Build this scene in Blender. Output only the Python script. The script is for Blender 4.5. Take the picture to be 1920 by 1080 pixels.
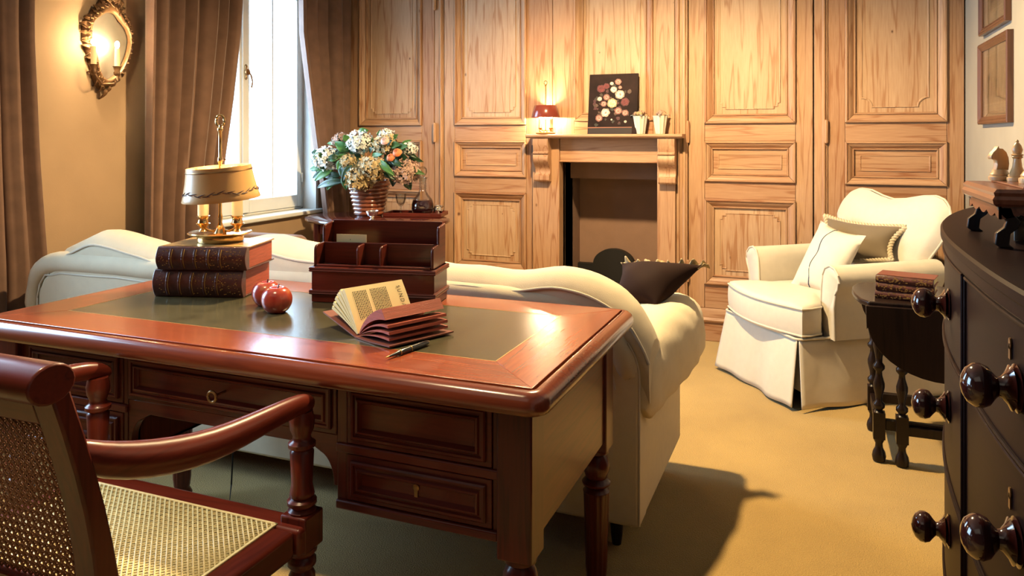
import bpy, bmesh, math, random
from mathutils import Vector, Matrix, Euler
random.seed(7)
for o in list(bpy.data.objects): bpy.data.objects.remove(o)
SC = bpy.context.scene
COL = SC.collection
PI = math.pi
# ------------------------------------------------------------------ camera, sky, lights, exposure
PSI = math.radians(21.8); FPX = 1424.0; HY = 258.0; EYE = 1.24
cd = bpy.data.cameras.new('camera'); cam = bpy.data.objects.new('camera', cd); COL.objects.link(cam)
cam.location = (0, 0, EYE); cam.rotation_euler = (PI/2, 0, PSI)
cd.sensor_width = 36; cd.lens = 36*FPX/1920; cd.shift_y = (HY-540)/1920; cd.clip_start = 0.05
SC.camera = cam
w = bpy.data.worlds.new('world'); SC.world = w; w.use_nodes = True
bg = w.node_tree.nodes['Background']; bg.inputs[0].default_value = (0.50, 0.73, 1.0, 1); bg.inputs[1].default_value = 22.0
def light(name, kind, loc, energy, color, **kw):
    l = bpy.data.lights.new(name, kind); l.energy = energy; l.color = color
    o = bpy.data.objects.new(name, l); COL.objects.link(o); o.location = loc
    for k, v in kw.items():
        if k == 'rot': o.rotation_euler = v
        elif k == 'portal': l.cycles.is_portal = v
        else: setattr(l, k, v)
    return o
WARM = (1.0, 0.74, 0.42)
# the ceiling lamp just out of the picture above the sofa, the main warm light of the room
light('ceiling_lamp_light', 'SPOT', (-0.95, 3.1, 2.56), 385, (1.0, 0.74, 0.39), shadow_soft_size=0.05, spot_size=math.radians(165), spot_blend=0.5)
light('second_ceiling_lamp_light', 'SPOT', (-1.25, 0.95, 2.56), 120, (1.0, 0.76, 0.43), shadow_soft_size=0.08, spot_size=math.radians(66), spot_blend=0.7)
light('fill_light', 'AREA', (-1.2, -0.2, 2.5), 4, (1.0, 0.86, 0.68), shape='RECTANGLE', size=2.2, size_y=1.2, rot=(math.radians(25), 0, 0))  # added soft fill near the ceiling behind the camera, no lamp of the room
light('window_portal_1', 'AREA', (-3.5, 3.89, 1.54), 1, (1, 1, 1), shape='RECTANGLE', size=1.6, size_y=1.2, rot=(0, -PI/2, 0), portal=True)
light('window_portal_2', 'AREA', (-3.5, 1.35, 1.54), 1, (1, 1, 1), shape='RECTANGLE', size=1.6, size_y=1.25, rot=(0, -PI/2, 0), portal=True)
SC.view_settings.view_transform = 'Standard'; SC.view_settings.look = 'None'
SC.view_settings.gamma = 1; SC.view_settings.use_curve_mapping = False
SC.view_settings.exposure = 0.12
SC.cycles.max_bounces = 10; SC.cycles.diffuse_bounces = 1; SC.cycles.transparent_max_bounces = 16
SC.cycles.caustics_reflective = False; SC.cycles.caustics_refractive = False; SC.cycles.sample_clamp_indirect = 8
# ------------------------------------------------------------------ geometry helpers
CP, SP = math.cos(PSI), math.sin(PSI)
def ray(px, py):
    X = (px-960)/FPX; H = (HY-py)/FPX
    return Vector((X*CP-SP, X*SP+CP, H))
def P(px, py, z=None, y=None, x=None):
    """the point of the room seen at this pixel of the photograph on a known plane"""
    d = ray(px, py)
    if z is not None: t = (z-EYE)/d.z
    elif y is not None: t = y/d.y
    else: t = x/d.x
    return Vector((d.x*t, d.y*t, EYE+d.z*t))
def WX(px, y): return P(px, 300, y=y).x
def lerp(a, b, t): return a+(b-a)*t
def smooth(t): t = max(0, min(1, t)); return t*t*(3-2*t)
def interp(tab, x):
    if x <= tab[0][0]: return tab[0][1]
    for (a, b), (c, d) in zip(tab, tab[1:]):
        if x <= c: return lerp(b, d, (x-a)/(c-a))
    return tab[-1][1]
class G:
    def __init__(s): s.v = []; s.f = []; s.c = None
    def add(s, v, f):
        n = len(s.v); s.v += [Vector(p) for p in v]; s.f += [tuple(i+n for i in q) for q in f]; return s
    def box(s, x0, x1, y0, y1, z0, z1):
        return s.add([(x0,y0,z0),(x1,y0,z0),(x1,y1,z0),(x0,y1,z0),(x0,y0,z1),(x1,y0,z1),(x1,y1,z1),(x0,y1,z1)],
                     [(0,3,2,1),(4,5,6,7),(0,1,5,4),(1,2,6,5),(2,3,7,6),(3,0,4,7)])
    def bar(s, a, b, wx, wz, up=(0,0,1)):
        a = Vector(a); b = Vector(b); d = (b-a).normalized(); u = Vector(up)
        sx = d.cross(u).normalized()*wx/2; sz = sx.cross(d).normalized()*wz/2
        v = [a-sx-sz, a+sx-sz, a+sx+sz, a-sx+sz, b-sx-sz, b+sx-sz, b+sx+sz, b-sx+sz]
        return s.add(v, [(0,3,2,1),(4,5,6,7),(0,1,5,4),(1,2,6,5),(2,3,7,6),(3,0,4,7)])
    def rings(s, R, close=True, cap=True):
        n = len(R[0]); v = [p for r in R for p in r]; f = []
        for i in range(len(R)-1):
            for j in range(n if close else n-1):
                k = (j+1) % n
                f.append((i*n+j, i*n+k, (i+1)*n+k, (i+1)*n+j))
        if cap and close:
            f.append(tuple(range(n))[::-1]); m = (len(R)-1)*n; f.append(tuple(m+i for i in range(n)))
        return s.add(v, f)
    def lathe(s, prof, n=24, c=(0,0,0), flute=None, cap=True):
        R = []
        for r, z in prof:
            ring = []
            for j in range(n):
                a = 2*PI*j/n; q = r
                if flute and flute[0] < z < flute[1]: q = r*(1-flute[3]*abs(math.sin(flute[2]*a/2))**0.6) if False else r*(1-flute[3]*(0.5+0.5*math.cos(flute[2]*a)))
                ring.append((c[0]+q*math.cos(a), c[1]+q*math.sin(a), c[2]+z))
            R.append(ring)
        return s.rings(R, True, cap)
    def tube(s, pts, r, n=10, cap=True, flat=1.0):
        pts = [Vector(p) for p in pts]; R = []; up = Vector((0.13, 0.21, 1)).normalized(); m = len(pts)
        for i, p in enumerate(pts):
            d = (pts[min(i+1, m-1)]-pts[max(i-1, 0)]).normalized()
            a = d.cross(up)
            if a.length < 1e-4: a = d.cross(Vector((1, 0, 0)))
            a.normalize(); b = a.cross(d).normalized()
            q = r[i] if isinstance(r, (list, tuple)) else r
            R.append([p+a*q*math.cos(2*PI*j/n)+b*q*flat*math.sin(2*PI*j/n) for j in range(n)])
        return s.rings(R, True, cap)
    def prism(s, poly, a, b, axis='y'):
        def p3(p, t): return (t, p[0], p[1]) if axis == 'x' else (p[0], t, p[1]) if axis == 'y' else (p[0], p[1], t)
        n = len(poly); v = [p3(p, a) for p in poly]+[p3(p, b) for p in poly]
        f = [(i, (i+1) % n, n+(i+1) % n, n+i) for i in range(n)]+[tuple(range(n))[::-1], tuple(range(n, 2*n))]
        return s.add(v, f)
    def grid(s, nu, nv, fn, cu=False, cv=False):
        v = []; f = []
        for i in range(nu+(0 if cu else 1)):
            for j in range(nv+(0 if cv else 1)): v.append(fn(i/nu, j/nv))
        NV = nv if cv else nv+1; NU = nu if cu else nu+1
        for i in range(nu):
            for j in range(nv):
                a, b = (i+1) % NU, (j+1) % NV
                f.append((i*NV+j, a*NV+j, a*NV+b, i*NV+b))
        return s.add(v, f)
    def ball(s, c, r, sc=(1,1,1), nu=16, nv=10):
        prof = [(max(1e-4, math.sin(PI*j/nv)), -math.cos(PI*j/nv)) for j in range(nv+1)]
        g = G().lathe(prof, nu); return s.add([(c[0]+p.x*r*sc[0], c[1]+p.y*r*sc[1], c[2]+p.z*r*sc[2]) for p in g.v], g.f)
    def xf(s, M): s.v = [M @ p for p in s.v]; return s
    def merge(s, g, M=None): return s.add([M @ p for p in g.v] if M else g.v, g.f)
    def rbox(s, x0, x1, y0, y1, z0, z1, r=0.05, n=4, p=None):
        """box with large rounded edges, lofted in z"""
        def rr(ins, z):
            q = []; rad = max(r-0, 1e-3); X0, X1, Y0, Y1 = x0+ins, x1-ins, y0+ins, y1-ins; q_r = max(rad-ins, rad*0.35)
            for cx, cy, a0 in ((X1-q_r, Y1-q_r, 0), (X0+q_r, Y1-q_r, 90), (X0+q_r, Y0+q_r, 180), (X1-q_r, Y0+q_r, 270)):
                for k in range(n+1):
                    a = math.radians(a0+90*k/n); q.append((cx+q_r*math.cos(a), cy+q_r*math.sin(a), z))
            return q
        v = min(r, (z1-z0)/2); R = []
        for k in range(n+1):
            a = PI/2*k/n; R.append(rr(v*(1-math.sin(a)), z0+v*(1-math.cos(a))))
        for k in range(n+1):
            a = PI/2*k/n; R.append(rr(v*(1-math.cos(a)), z1-v*(1-math.sin(a))))
        return s.rings(R)
ORG = {}
def obj(name, g, mat, parent=None, bevel=0, sub=0, ang=38, loc=None, rot=None, kind=None, label=None, solid=0, seg=2):
    me = bpy.data.meshes.new(name)
    off = ORG.get(parent.name, Vector()) if parent else Vector()
    me.from_pydata([tuple(p-off) for p in g.v], [], g.f)
    bm = bmesh.new(); bm.from_mesh(me); bmesh.ops.recalc_face_normals(bm, faces=bm.faces); bm.to_mesh(me); bm.free()
    if g.c:
        at = me.color_attributes.new('col', 'FLOAT_COLOR', 'CORNER')
        for p in me.polygons:
            for li in p.loop_indices: at.data[li].color = (*g.c[p.index], 1)
    for p in me.polygons: p.use_smooth = True
    me.set_sharp_from_angle(angle=math.radians(ang))
    me.materials.append(mat)
    o = bpy.data.objects.new(name, me); COL.objects.link(o)
    if parent: o.parent = parent; ORG[o.name] = off
    if loc: o.location = loc
    if rot: o.rotation_euler = rot
    if solid:
        m = o.modifiers.new('solid', 'SOLIDIFY'); m.thickness = solid; m.offset = 0
    if bevel:
        m = o.modifiers.new('bevel', 'BEVEL'); m.width = bevel; m.segments = seg; m.limit_method = 'ANGLE'; m.angle_limit = math.radians(35)
    if sub:
        m = o.modifiers.new('sub', 'SUBSURF'); m.levels = sub; m.render_levels = sub
    if kind: o['kind'] = kind
    if label: o['label'] = label
    return o
def tag(o, label, cat, group=None):
    o['label'] = label; o['category'] = cat
    if group: o['group'] = group
    return o
def thing(name, loc, label, cat, group=None, rz=0, world=True):
    """an Empty at the base of a thing; with world=True its parts are given in room coordinates"""
    o = bpy.data.objects.new(name, None); COL.objects.link(o); o.location = loc; o.rotation_euler = (0, 0, rz)
    o.empty_display_size = 0.05
    ORG[o.name] = Vector(loc) if world else Vector()
    return tag(o, label, cat, group)
def struct(name, loc=(0,0,0)):
    o = bpy.data.objects.new(name, None); COL.objects.link(o); o.location = loc; o['kind'] = 'structure'
    ORG[o.name] = Vector(loc); return o
# ------------------------------------------------------------------ materials
def new_mat(name):
    m = bpy.data.materials.new(name); m.use_nodes = True
    nt = m.node_tree; b = nt.nodes['Principled BSDF']; return m, nt, b
def node(nt, t, **kw):
    n = nt.nodes.new(t)
    for k, v in kw.items():
        if k in n.inputs: n.inputs[k].default_value = v
        else: setattr(n, k, v)
    return n
def ramp(nt, stops):
    r = nt.nodes.new('ShaderNodeValToRGB')
    while len(r.color_ramp.elements) < len(stops): r.color_ramp.elements.new(0.5)
    for e, (p, c) in zip(r.color_ramp.elements, stops): e.position = p; e.color = (*c, 1)
    return r
def plain(name, col, rough=0.6, metal=0, bump=0, bscale=200, var=0, vscale=8, coat=0, sheen=0, emit=None, trans=0, ior=1.45, spec=0.5, stretch=(1,1,1), wrinkle=0):
    m, nt, b = new_mat(name)
    b.inputs['Base Color'].default_value = (*col, 1); b.inputs['Roughness'].default_value = rough
    b.inputs['Metallic'].default_value = metal; b.inputs['Coat Weight'].default_value = coat
    b.inputs['Sheen Weight'].default_value = sheen; b.inputs['IOR'].default_value = ior
    b.inputs['Transmission Weight'].default_value = trans; b.inputs['Specular IOR Level'].default_value = spec
    tc = node(nt, 'ShaderNodeTexCoord'); mp = node(nt, 'ShaderNodeMapping'); mp.inputs['Scale'].default_value = stretch
    nt.links.new(tc.outputs['Object'], mp.inputs[0])
    if var:
        n = node(nt, 'ShaderNodeTexNoise', Scale=vscale, Detail=5.0); nt.links.new(mp.outputs[0], n.inputs['Vector'])
        r = ramp(nt, [(0.25, tuple(c*(1-var) for c in col)), (0.75, tuple(min(1, c*(1+var)) for c in col))])
        nt.links.new(n.outputs['Fac'], r.inputs[0]); nt.links.new(r.outputs[0], b.inputs['Base Color'])
    if bump:
        n = node(nt, 'ShaderNodeTexNoise', Scale=bscale, Detail=3.0); nt.links.new(mp.outputs[0], n.inputs['Vector'])
        bp = node(nt, 'ShaderNodeBump', Strength=bump, Distance=0.002); nt.links.new(n.outputs['Fac'], bp.inputs['Height'])
        nt.links.new(bp.outputs[0], b.inputs['Normal'])
        if wrinkle:     # soft creases of loose covers
            wn = node(nt, 'ShaderNodeTexNoise', Scale=4.5, Detail=2.0, Distortion=0.25); nt.links.new(mp.outputs[0], wn.inputs['Vector'])
            b2 = node(nt, 'ShaderNodeBump', Strength=wrinkle, Distance=0.03); nt.links.new(wn.outputs['Fac'], b2.inputs['Height']); nt.links.new(b2.outputs[0], bp.inputs['Normal'])
    if emit:
        b.inputs['Emission Color'].default_value = (*emit[0], 1); b.inputs['Emission Strength'].default_value = emit[1]
    return m
def wood(name, light_c, dark_c, axis='z', rough=0.35, coat=0, knots=0, streak=1.0, scale=1.0, bump=0.08, coatr=0.08, spec=0.5):
    """wood with long grain along one axis, growth rings and (for pine) knots; shifted at random from piece to piece"""
    m, nt, b = new_mat(name); L = nt.links.new
    tc = node(nt, 'ShaderNodeTexCoord'); oi = node(nt, 'ShaderNodeObjectInfo')
    sh = node(nt, 'ShaderNodeVectorMath', operation='SCALE'); sh.inputs[0].default_value = (13.1, 7.7, 9.3); L(oi.outputs['Random'], sh.inputs['Scale'])
    ad = node(nt, 'ShaderNodeVectorMath', operation='ADD'); L(tc.outputs['Object'], ad.inputs[0]); L(sh.outputs[0], ad.inputs[1])
    k = {'x': (0.06, 1, 1), 'y': (1, 0.06, 1), 'z': (1, 1, 0.06)}[axis]
    mp = node(nt, 'ShaderNodeMapping'); mp.inputs['Scale'].default_value = tuple(c*scale for c in k); L(ad.outputs[0], mp.inputs[0])
    n1 = node(nt, 'ShaderNodeTexNoise', Scale=9.0, Detail=3.0, Roughness=0.55); L(mp.outputs[0], n1.inputs['Vector'])
    mu = node(nt, 'ShaderNodeMath', operation='MULTIPLY'); mu.inputs[1].default_value = 46; L(n1.outputs['Fac'], mu.inputs[0])
    si = node(nt, 'ShaderNodeMath', operation='SINE'); L(mu.outputs[0], si.inputs[0])
    n2 = node(nt, 'ShaderNodeTexNoise', Scale=160.0, Detail=4.0); L(mp.outputs[0], n2.inputs['Vector'])
    n3 = node(nt, 'ShaderNodeTexNoise', Scale=5.0, Detail=2.0); L(mp.outputs[0], n3.inputs['Vector'])
    mz = node(nt, 'ShaderNodeMath', operation='MAXIMUM'); mz.inputs[1].default_value = 0.0; L(si.outputs[0], mz.inputs[0])
    pw_ = node(nt, 'ShaderNodeMath', operation='POWER'); pw_.inputs[1].default_value = 5.0; L(mz.outputs[0], pw_.inputs[0])
    a1 = node(nt, 'ShaderNodeMath', operation='MULTIPLY_ADD'); a1.inputs[1].default_value = 0.27*streak; a1.inputs[2].default_value = -0.06; L(pw_.outputs[0], a1.inputs[0])
    a2 = node(nt, 'ShaderNodeMath', operation='MULTIPLY_ADD'); a2.inputs[1].default_value = 0.45; L(n2.outputs['Fac'], a2.inputs[0]); L(a1.outputs[0], a2.inputs[2])
    a3 = node(nt, 'ShaderNodeMath', operation='MULTIPLY_ADD'); a3.inputs[1].default_value = 0.6; L(n3.outputs['Fac'], a3.inputs[0]); L(a2.outputs[0], a3.inputs[2])
    a4 = node(nt, 'ShaderNodeMath', operation='MULTIPLY_ADD'); a4.inputs[1].default_value = 0.16; L(oi.outputs['Random'], a4.inputs[0]); L(a3.outputs[0], a4.inputs[2])
    r = ramp(nt, [(0.32, light_c), (0.62, tuple((p+q)/2 for p, q in zip(light_c, dark_c))), (0.9, dark_c)]); L(a4.outputs[0], r.inputs[0])
    out = r.outputs[0]
    if knots:
        km = node(nt, 'ShaderNodeMapping'); km.inputs['Scale'].default_value = tuple(0 if i == 1 else {0.06: 5.5, 1: 9.0}[c]*knots for i, c in enumerate(k)); L(ad.outputs[0], km.inputs[0])
        vo = node(nt, 'ShaderNodeTexVoronoi', Scale=1.0, Randomness=1.0); L(km.outputs[0], vo.inputs['Vector'])
        sp = node(nt, 'ShaderNodeSeparateColor'); L(vo.outputs['Color'], sp.inputs[0])
        th = node(nt, 'ShaderNodeMath', operation='MULTIPLY_ADD'); th.inputs[1].default_value = 0.24; th.inputs[2].default_value = -0.135; L(sp.outputs[0], th.inputs[0])
        df = node(nt, 'ShaderNodeMath', operation='DIVIDE'); L(vo.outputs['Distance'], df.inputs[0]); L(th.outputs[0], df.inputs[1])
        kr = ramp(nt, [(0.35, (0, 0, 0)), (0.5, (0.35, 0.35, 0.35)), (1.0, (1, 1, 1))]); L(df.outputs[0], kr.inputs[0])
        gt = node(nt, 'ShaderNodeMath', operation='LESS_THAN'); gt.inputs[1].default_value = 0.0; L(th.outputs[0], gt.inputs[0])
        mxf = node(nt, 'ShaderNodeMath', operation='MAXIMUM'); L(kr.outputs[0], mxf.inputs[0]); L(gt.outputs[0], mxf.inputs[1])
        mx = node(nt, 'ShaderNodeMix', data_type='RGBA'); mx.inputs[6].default_value = (0.11, 0.035, 0.012, 1)
        L(mxf.outputs[0], mx.inputs[0]); L(out, mx.inputs[7]); out = mx.outputs[2]
    L(out, b.inputs['Base Color']); b.inputs['Specular IOR Level'].default_value = spec
    b.inputs['Roughness'].default_value = rough; b.inputs['Coat Weight'].default_value = coat; b.inputs['Coat Roughness'].default_value = coatr
    if bump:
        bp = node(nt, 'ShaderNodeBump', Strength=bump, Distance=0.002); L(a3.outputs[0], bp.inputs['Height']); L(bp.outputs[0], b.inputs['Normal'])
    return m
PINE_L, PINE_D = (0.62, 0.375, 0.215), (0.34, 0.145, 0.062)
M = {}
M['pine_v'] = wood('pine_vertical', PINE_L, PINE_D, 'z', 0.5, knots=1.0)
M['pine_h'] = wood('pine_horizontal', (0.60, 0.355, 0.20), (0.33, 0.135, 0.058), 'x', 0.5, knots=1.0)
M['pine_p'] = wood('pine_panel', (0.70, 0.47, 0.29), (0.42, 0.20, 0.09), 'z', 0.5, knots=1.15, streak=1.1)
MAH_L, MAH_D = (0.165, 0.024, 0.012), (0.038, 0.006, 0.004)
for a in 'xyz': M['mah_'+a] = wood('mahogany_'+a, MAH_L, MAH_D, a, 0.32, coat=0.15, bump=0.03, streak=0.5, spec=0.3)
M['top_x'] = wood('mahogany_top_x', (0.42, 0.090, 0.026), (0.18, 0.032, 0.012), 'x', 0.24, coat=0.35, bump=0.04, streak=0.6, coatr=0.12)
M['top_y'] = wood('mahogany_top_y', (0.42, 0.090, 0.026), (0.18, 0.032, 0.012), 'y', 0.24, coat=0.35, bump=0.04, streak=0.6, coatr=0.12)
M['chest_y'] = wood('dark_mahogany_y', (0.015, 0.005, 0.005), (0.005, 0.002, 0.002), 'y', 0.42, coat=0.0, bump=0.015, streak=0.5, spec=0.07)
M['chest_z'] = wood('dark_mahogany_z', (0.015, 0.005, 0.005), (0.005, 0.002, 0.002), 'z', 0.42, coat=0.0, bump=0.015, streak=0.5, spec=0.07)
M['ebony'] = wood('near_black_oak', (0.022, 0.011, 0.008), (0.008, 0.004, 0.004), 'z', 0.35, coat=0.1, bump=0.03, spec=0.25)
M['rim'] = wood('desk_rim_mahogany', (0.23, 0.046, 0.017), (0.08, 0.015, 0.008), 'x', 0.22, coat=0.35, bump=0.05, streak=0.6, coatr=0.1)
M['mah_gloss'] = wood('glossy_mahogany', (0.11, 0.020, 0.012), (0.03, 0.006, 0.005), 'x', 0.12, coat=0.4, bump=0.0, streak=0.4, coatr=0.04)
M['knob'] = wood('polished_knob_mahogany', (0.05, 0.010, 0.008), (0.012, 0.004, 0.003), 'z', 0.12, coat=0.5, bump=0.0, streak=0.4, coatr=0.04)
M['gamebox'] = wood('reddish_box_wood', (0.26, 0.085, 0.04), (0.11, 0.03, 0.015), 'y', 0.32, coat=0.3)
M['chess'] = wood('boxwood', (0.72, 0.44, 0.20), (0.5, 0.26, 0.1), 'z', 0.35, coat=0.3, streak=0.4)
M['wall'] = plain('lamp_tinted_plaster', (0.41, 0.265, 0.155), 0.85, bump=0.15, bscale=120, var=0.05, vscale=6)  # one paint with the right wall; warm lamplight tint put into the colour
M['wall_r'] = plain('daylight_tinted_plaster', (0.40, 0.35, 0.28), 0.85, bump=0.15, bscale=120, var=0.05, vscale=6)  # same paint as the left wall, cooler daylight tint put into the colour
M['ceil'] = plain('ceiling_paint', (0.50, 0.42, 0.33), 0.9)  # unseen ceiling, toned down to cut the bounced light
M['wall_f'] = plain('bounce_cutting_brown', (0.10, 0.06, 0.045), 0.8)  # unseen front wall, colour made dark to cut the bounced light
M['white'] = plain('white_paint', (0.80, 0.78, 0.72), 0.4, var=0.03)
M['velvet'] = plain('brown_velvet', (0.180, 0.094, 0.060), 0.75, sheen=0.25, bump=0.1, bscale=300, var=0.18, vscale=14)
M['cotton'] = plain('cream_cotton', (0.80, 0.66, 0.455), 0.85, bump=0.25, bscale=420, sheen=0.1, var=0.03, vscale=30, wrinkle=0.3)
M['linen'] = plain('white_linen', (0.80, 0.70, 0.56), 0.85, bump=0.25, bscale=420, sheen=0.05, var=0.03, vscale=30, wrinkle=0.3)
M['piping'] = plain('cream_piping', (0.74, 0.64, 0.50), 0.8)
M['darkvel'] = plain('dark_brown_velvet', (0.022, 0.009, 0.006), 0.8, spec=0.15, bump=0.1, bscale=200)
M['ruffle_lit'] = plain('velvet_ruffle_lit', (0.42, 0.30, 0.13), 0.5, sheen=0.2, bump=0.1, bscale=200)  # dark velvet's ruffle; the light it catches is put into this olive-gold colour
M['taupe'] = plain('taupe_cloth', (0.20, 0.145, 0.085), 0.75, sheen=0.2, bump=0.15, bscale=350)
M['leather'] = plain('green_desk_leather', (0.075, 0.064, 0.034), 0.2, bump=0.12, bscale=260, var=0.25, vscale=16, spec=0.9)
M['gold'] = plain('gold_tooling', (0.50, 0.30, 0.10), 0.4, 0.7)
M['brass'] = plain('polished_brass', (0.82, 0.56, 0.24), 0.2, 1.0)
M['dkbrass'] = plain('dark_brass', (0.30, 0.17, 0.07), 0.35, 0.9)
M['silver'] = plain('polished_silver', (0.85, 0.83, 0.80), 0.12, 1.0)
M['iron'] = plain('black_iron', (0.012, 0.012, 0.013), 0.5)
M['black'] = plain('black_lacquer', (0.010, 0.010, 0.012), 0.2, coat=0.5)
M['hearth'] = plain('brown_hearth_render', (0.30, 0.175, 0.12), 0.9, bump=0.3, bscale=150, var=0.08, vscale=10)
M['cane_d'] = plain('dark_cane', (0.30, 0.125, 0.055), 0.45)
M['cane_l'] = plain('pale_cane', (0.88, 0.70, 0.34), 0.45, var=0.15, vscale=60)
M['paper'] = plain('aged_paper', (0.82, 0.68, 0.36), 0.8, var=0.05)
M['card'] = plain('cream_card', (0.80, 0.66, 0.36), 0.7)
M['ink'] = plain('printing_ink', (0.05, 0.035, 0.02), 0.8)
M['pages_r'] = plain('red_page_edges', (0.42, 0.085, 0.045), 0.55, bump=0.5, bscale=60, var=0.25, vscale=14, stretch=(1, 1, 22))
M['hide'] = plain('brown_calf_leather', (0.085, 0.024, 0.017), 0.38, bump=0.3, bscale=140, var=0.4, vscale=40, coat=0.15)
M['hidecover'] = plain('tan_book_boards', (0.46, 0.27, 0.10), 0.32, var=0.15, vscale=12, coat=0.25)
M['bookboard'] = plain('maroon_book_board', (0.20, 0.055, 0.035), 0.5, bump=0.1)
M['shade_c'] = plain('cream_tole_shade', (0.78, 0.43, 0.15), 0.4, coat=0.2)
M['shade_r'] = plain('dark_red_tole_shade', (0.20, 0.035, 0.02), 0.25, coat=0.6)
M['candle'] = plain('candle_wax', (0.86, 0.66, 0.30), 0.5, emit=((1.0, 0.68, 0.25), 0.5))
M['bulb'] = plain('lit_bulb', (1, 0.9, 0.7), 0.5, emit=((1.0, 0.72, 0.38), 60.0))
M['bulb_small'] = plain('lit_small_bulb', (1, 0.9, 0.7), 0.5, emit=((1.0, 0.72, 0.38), 40.0))
M['giltwood'] = plain('carved_giltwood', (0.17, 0.085, 0.035), 0.42, 0.35, bump=0.6, bscale=45, var=0.4, vscale=40)
M['mirror'] = plain('old_mirror_glass', (0.88, 0.84, 0.70), 0.36, 1.0, var=0.06, vscale=25)
M['pot'] = plain('brown_glazed_clay', (0.20, 0.055, 0.024), 0.14, coat=0.8, var=0.3, vscale=12)
M['leaf'] = plain('green_leaf', (0.055, 0.15, 0.028), 0.45, var=0.45, vscale=9)
M['leaf_d'] = plain('dark_green_leaf', (0.018, 0.048, 0.018), 0.4, var=0.4, vscale=9)
M['stem'] = plain('green_stem', (0.12, 0.20, 0.06), 0.6)
M['hy_w'] = plain('white_hydrangea_petals', (0.80, 0.78, 0.70), 0.7, var=0.12, vscale=30)
M['hy_g'] = plain('dusty_cream_hydrangea_petals', (0.46, 0.33, 0.16), 0.7, var=0.4, vscale=26)
M['hy_p'] = plain('pinkish_hydrangea_petals', (0.46, 0.29, 0.22), 0.7, var=0.4, vscale=26)
M['rose_o'] = plain('orange_rose_petals', (0.72, 0.20, 0.07), 0.6, var=0.2, vscale=20)
M['rose_p'] = plain('pale_pink_rose_petals', (0.70, 0.42, 0.34), 0.6, var=0.2, vscale=20)
M['dry'] = plain('dried_rose_heads', (0.62, 0.36, 0.22), 0.8, var=0.35, vscale=50)
M['whitepot'] = plain('white_ribbed_ceramic', (0.84, 0.79, 0.66), 0.35)
M['white_pap'] = plain('white_paper', (0.85, 0.84, 0.80), 0.7)
M['liquor'] = plain('red_wine', (0.035, 0.006, 0.010), 0.05, coat=0.4)
M['cable'] = plain('black_cable', (0.01, 0.01, 0.01), 0.5)
M['blue'] = plain('blue_stripe', (0.05, 0.07, 0.12), 0.8)
M['rope'] = plain('cream_rope', (0.68, 0.55, 0.36), 0.8)
def glass_mat(name, tint=(1, 1, 1), gloss=0.1):
    m, nt, b = new_mat(name); nt.nodes.remove(b); L = nt.links.new
    tr = node(nt, 'ShaderNodeBsdfTransparent'); tr.inputs[0].default_value = (*tint, 1)
    gl = node(nt, 'ShaderNodeBsdfGlossy'); gl.inputs['Roughness'].default_value = 0.03
    fr = node(nt, 'ShaderNodeLayerWeight', Blend=0.25)
    mu = node(nt, 'ShaderNodeMath', operation='MULTIPLY_ADD'); mu.inputs[1].default_value = 0.6; mu.inputs[2].default_value = gloss*0.3; L(fr.outputs['Fresnel'], mu.inputs[0])
    mx = node(nt, 'ShaderNodeMixShader'); L(mu.outputs[0], mx.inputs[0]); L(tr.outputs[0], mx.inputs[1]); L(gl.outputs[0], mx.inputs[2])
    L(mx.outputs[0], nt.nodes['Material Output'].inputs[0]); return m
M['pane'] = glass_mat('window_glass', (0.97, 0.98, 0.98))
M['crystal'] = glass_mat('cut_crystal', (0.93, 0.93, 0.90), 0.25)
M['picglass'] = glass_mat('picture_glass', (0.95, 0.95, 0.95))
def carpet_mat():
    m, nt, b = new_mat('wool_carpet'); L = nt.links.new
    tc = node(nt, 'ShaderNodeTexCoord')
    n = node(nt, 'ShaderNodeTexNoise', Scale=420.0, Detail=3.0); L(tc.outputs['Object'], n.inputs['Vector'])
    n2 = node(nt, 'ShaderNodeTexNoise', Scale=2.2, Detail=4.0); L(tc.outputs['Object'], n2.inputs['Vector'])
    a = node(nt, 'ShaderNodeMath', operation='MULTIPLY_ADD'); a.inputs[1].default_value = 0.45; L(n2.outputs['Fac'], a.inputs[0]); L(n.outputs['Fac'], a.inputs[2])
    r = ramp(nt, [(0.45, (0.34, 0.212, 0.075)), (1.0, (0.76, 0.50, 0.175))]); L(a.outputs[0], r.inputs[0]); L(r.outputs[0], b.inputs['Base Color'])
    b.inputs['Roughness'].default_value = 0.95; b.inputs['Sheen Weight'].default_value = 0.2; b.inputs['Specular IOR Level'].default_value = 0.1
    n4 = node(nt, 'ShaderNodeTexNoise', Scale=230.0, Detail=2.0); L(tc.outputs['Object'], n4.inputs['Vector'])
    bp = node(nt, 'ShaderNodeBump', Strength=0.8, Distance=0.006); L(n4.outputs['Fac'], bp.inputs['Height']); L(bp.outputs[0], b.inputs['Normal'])
    return m
M['carpet'] = carpet_mat()
def vcol_mat(name, rough=0.6):
    m, nt, b = new_mat(name); at = node(nt, 'ShaderNodeVertexColor', layer_name='col')
    nt.links.new(at.outputs['Color'], b.inputs['Base Color']); b.inputs['Roughness'].default_value = rough; return m
M['vcol'] = vcol_mat('painted_colours', 0.6)
M['vcol_matt'] = vcol_mat('printed_colours', 0.8)
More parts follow.
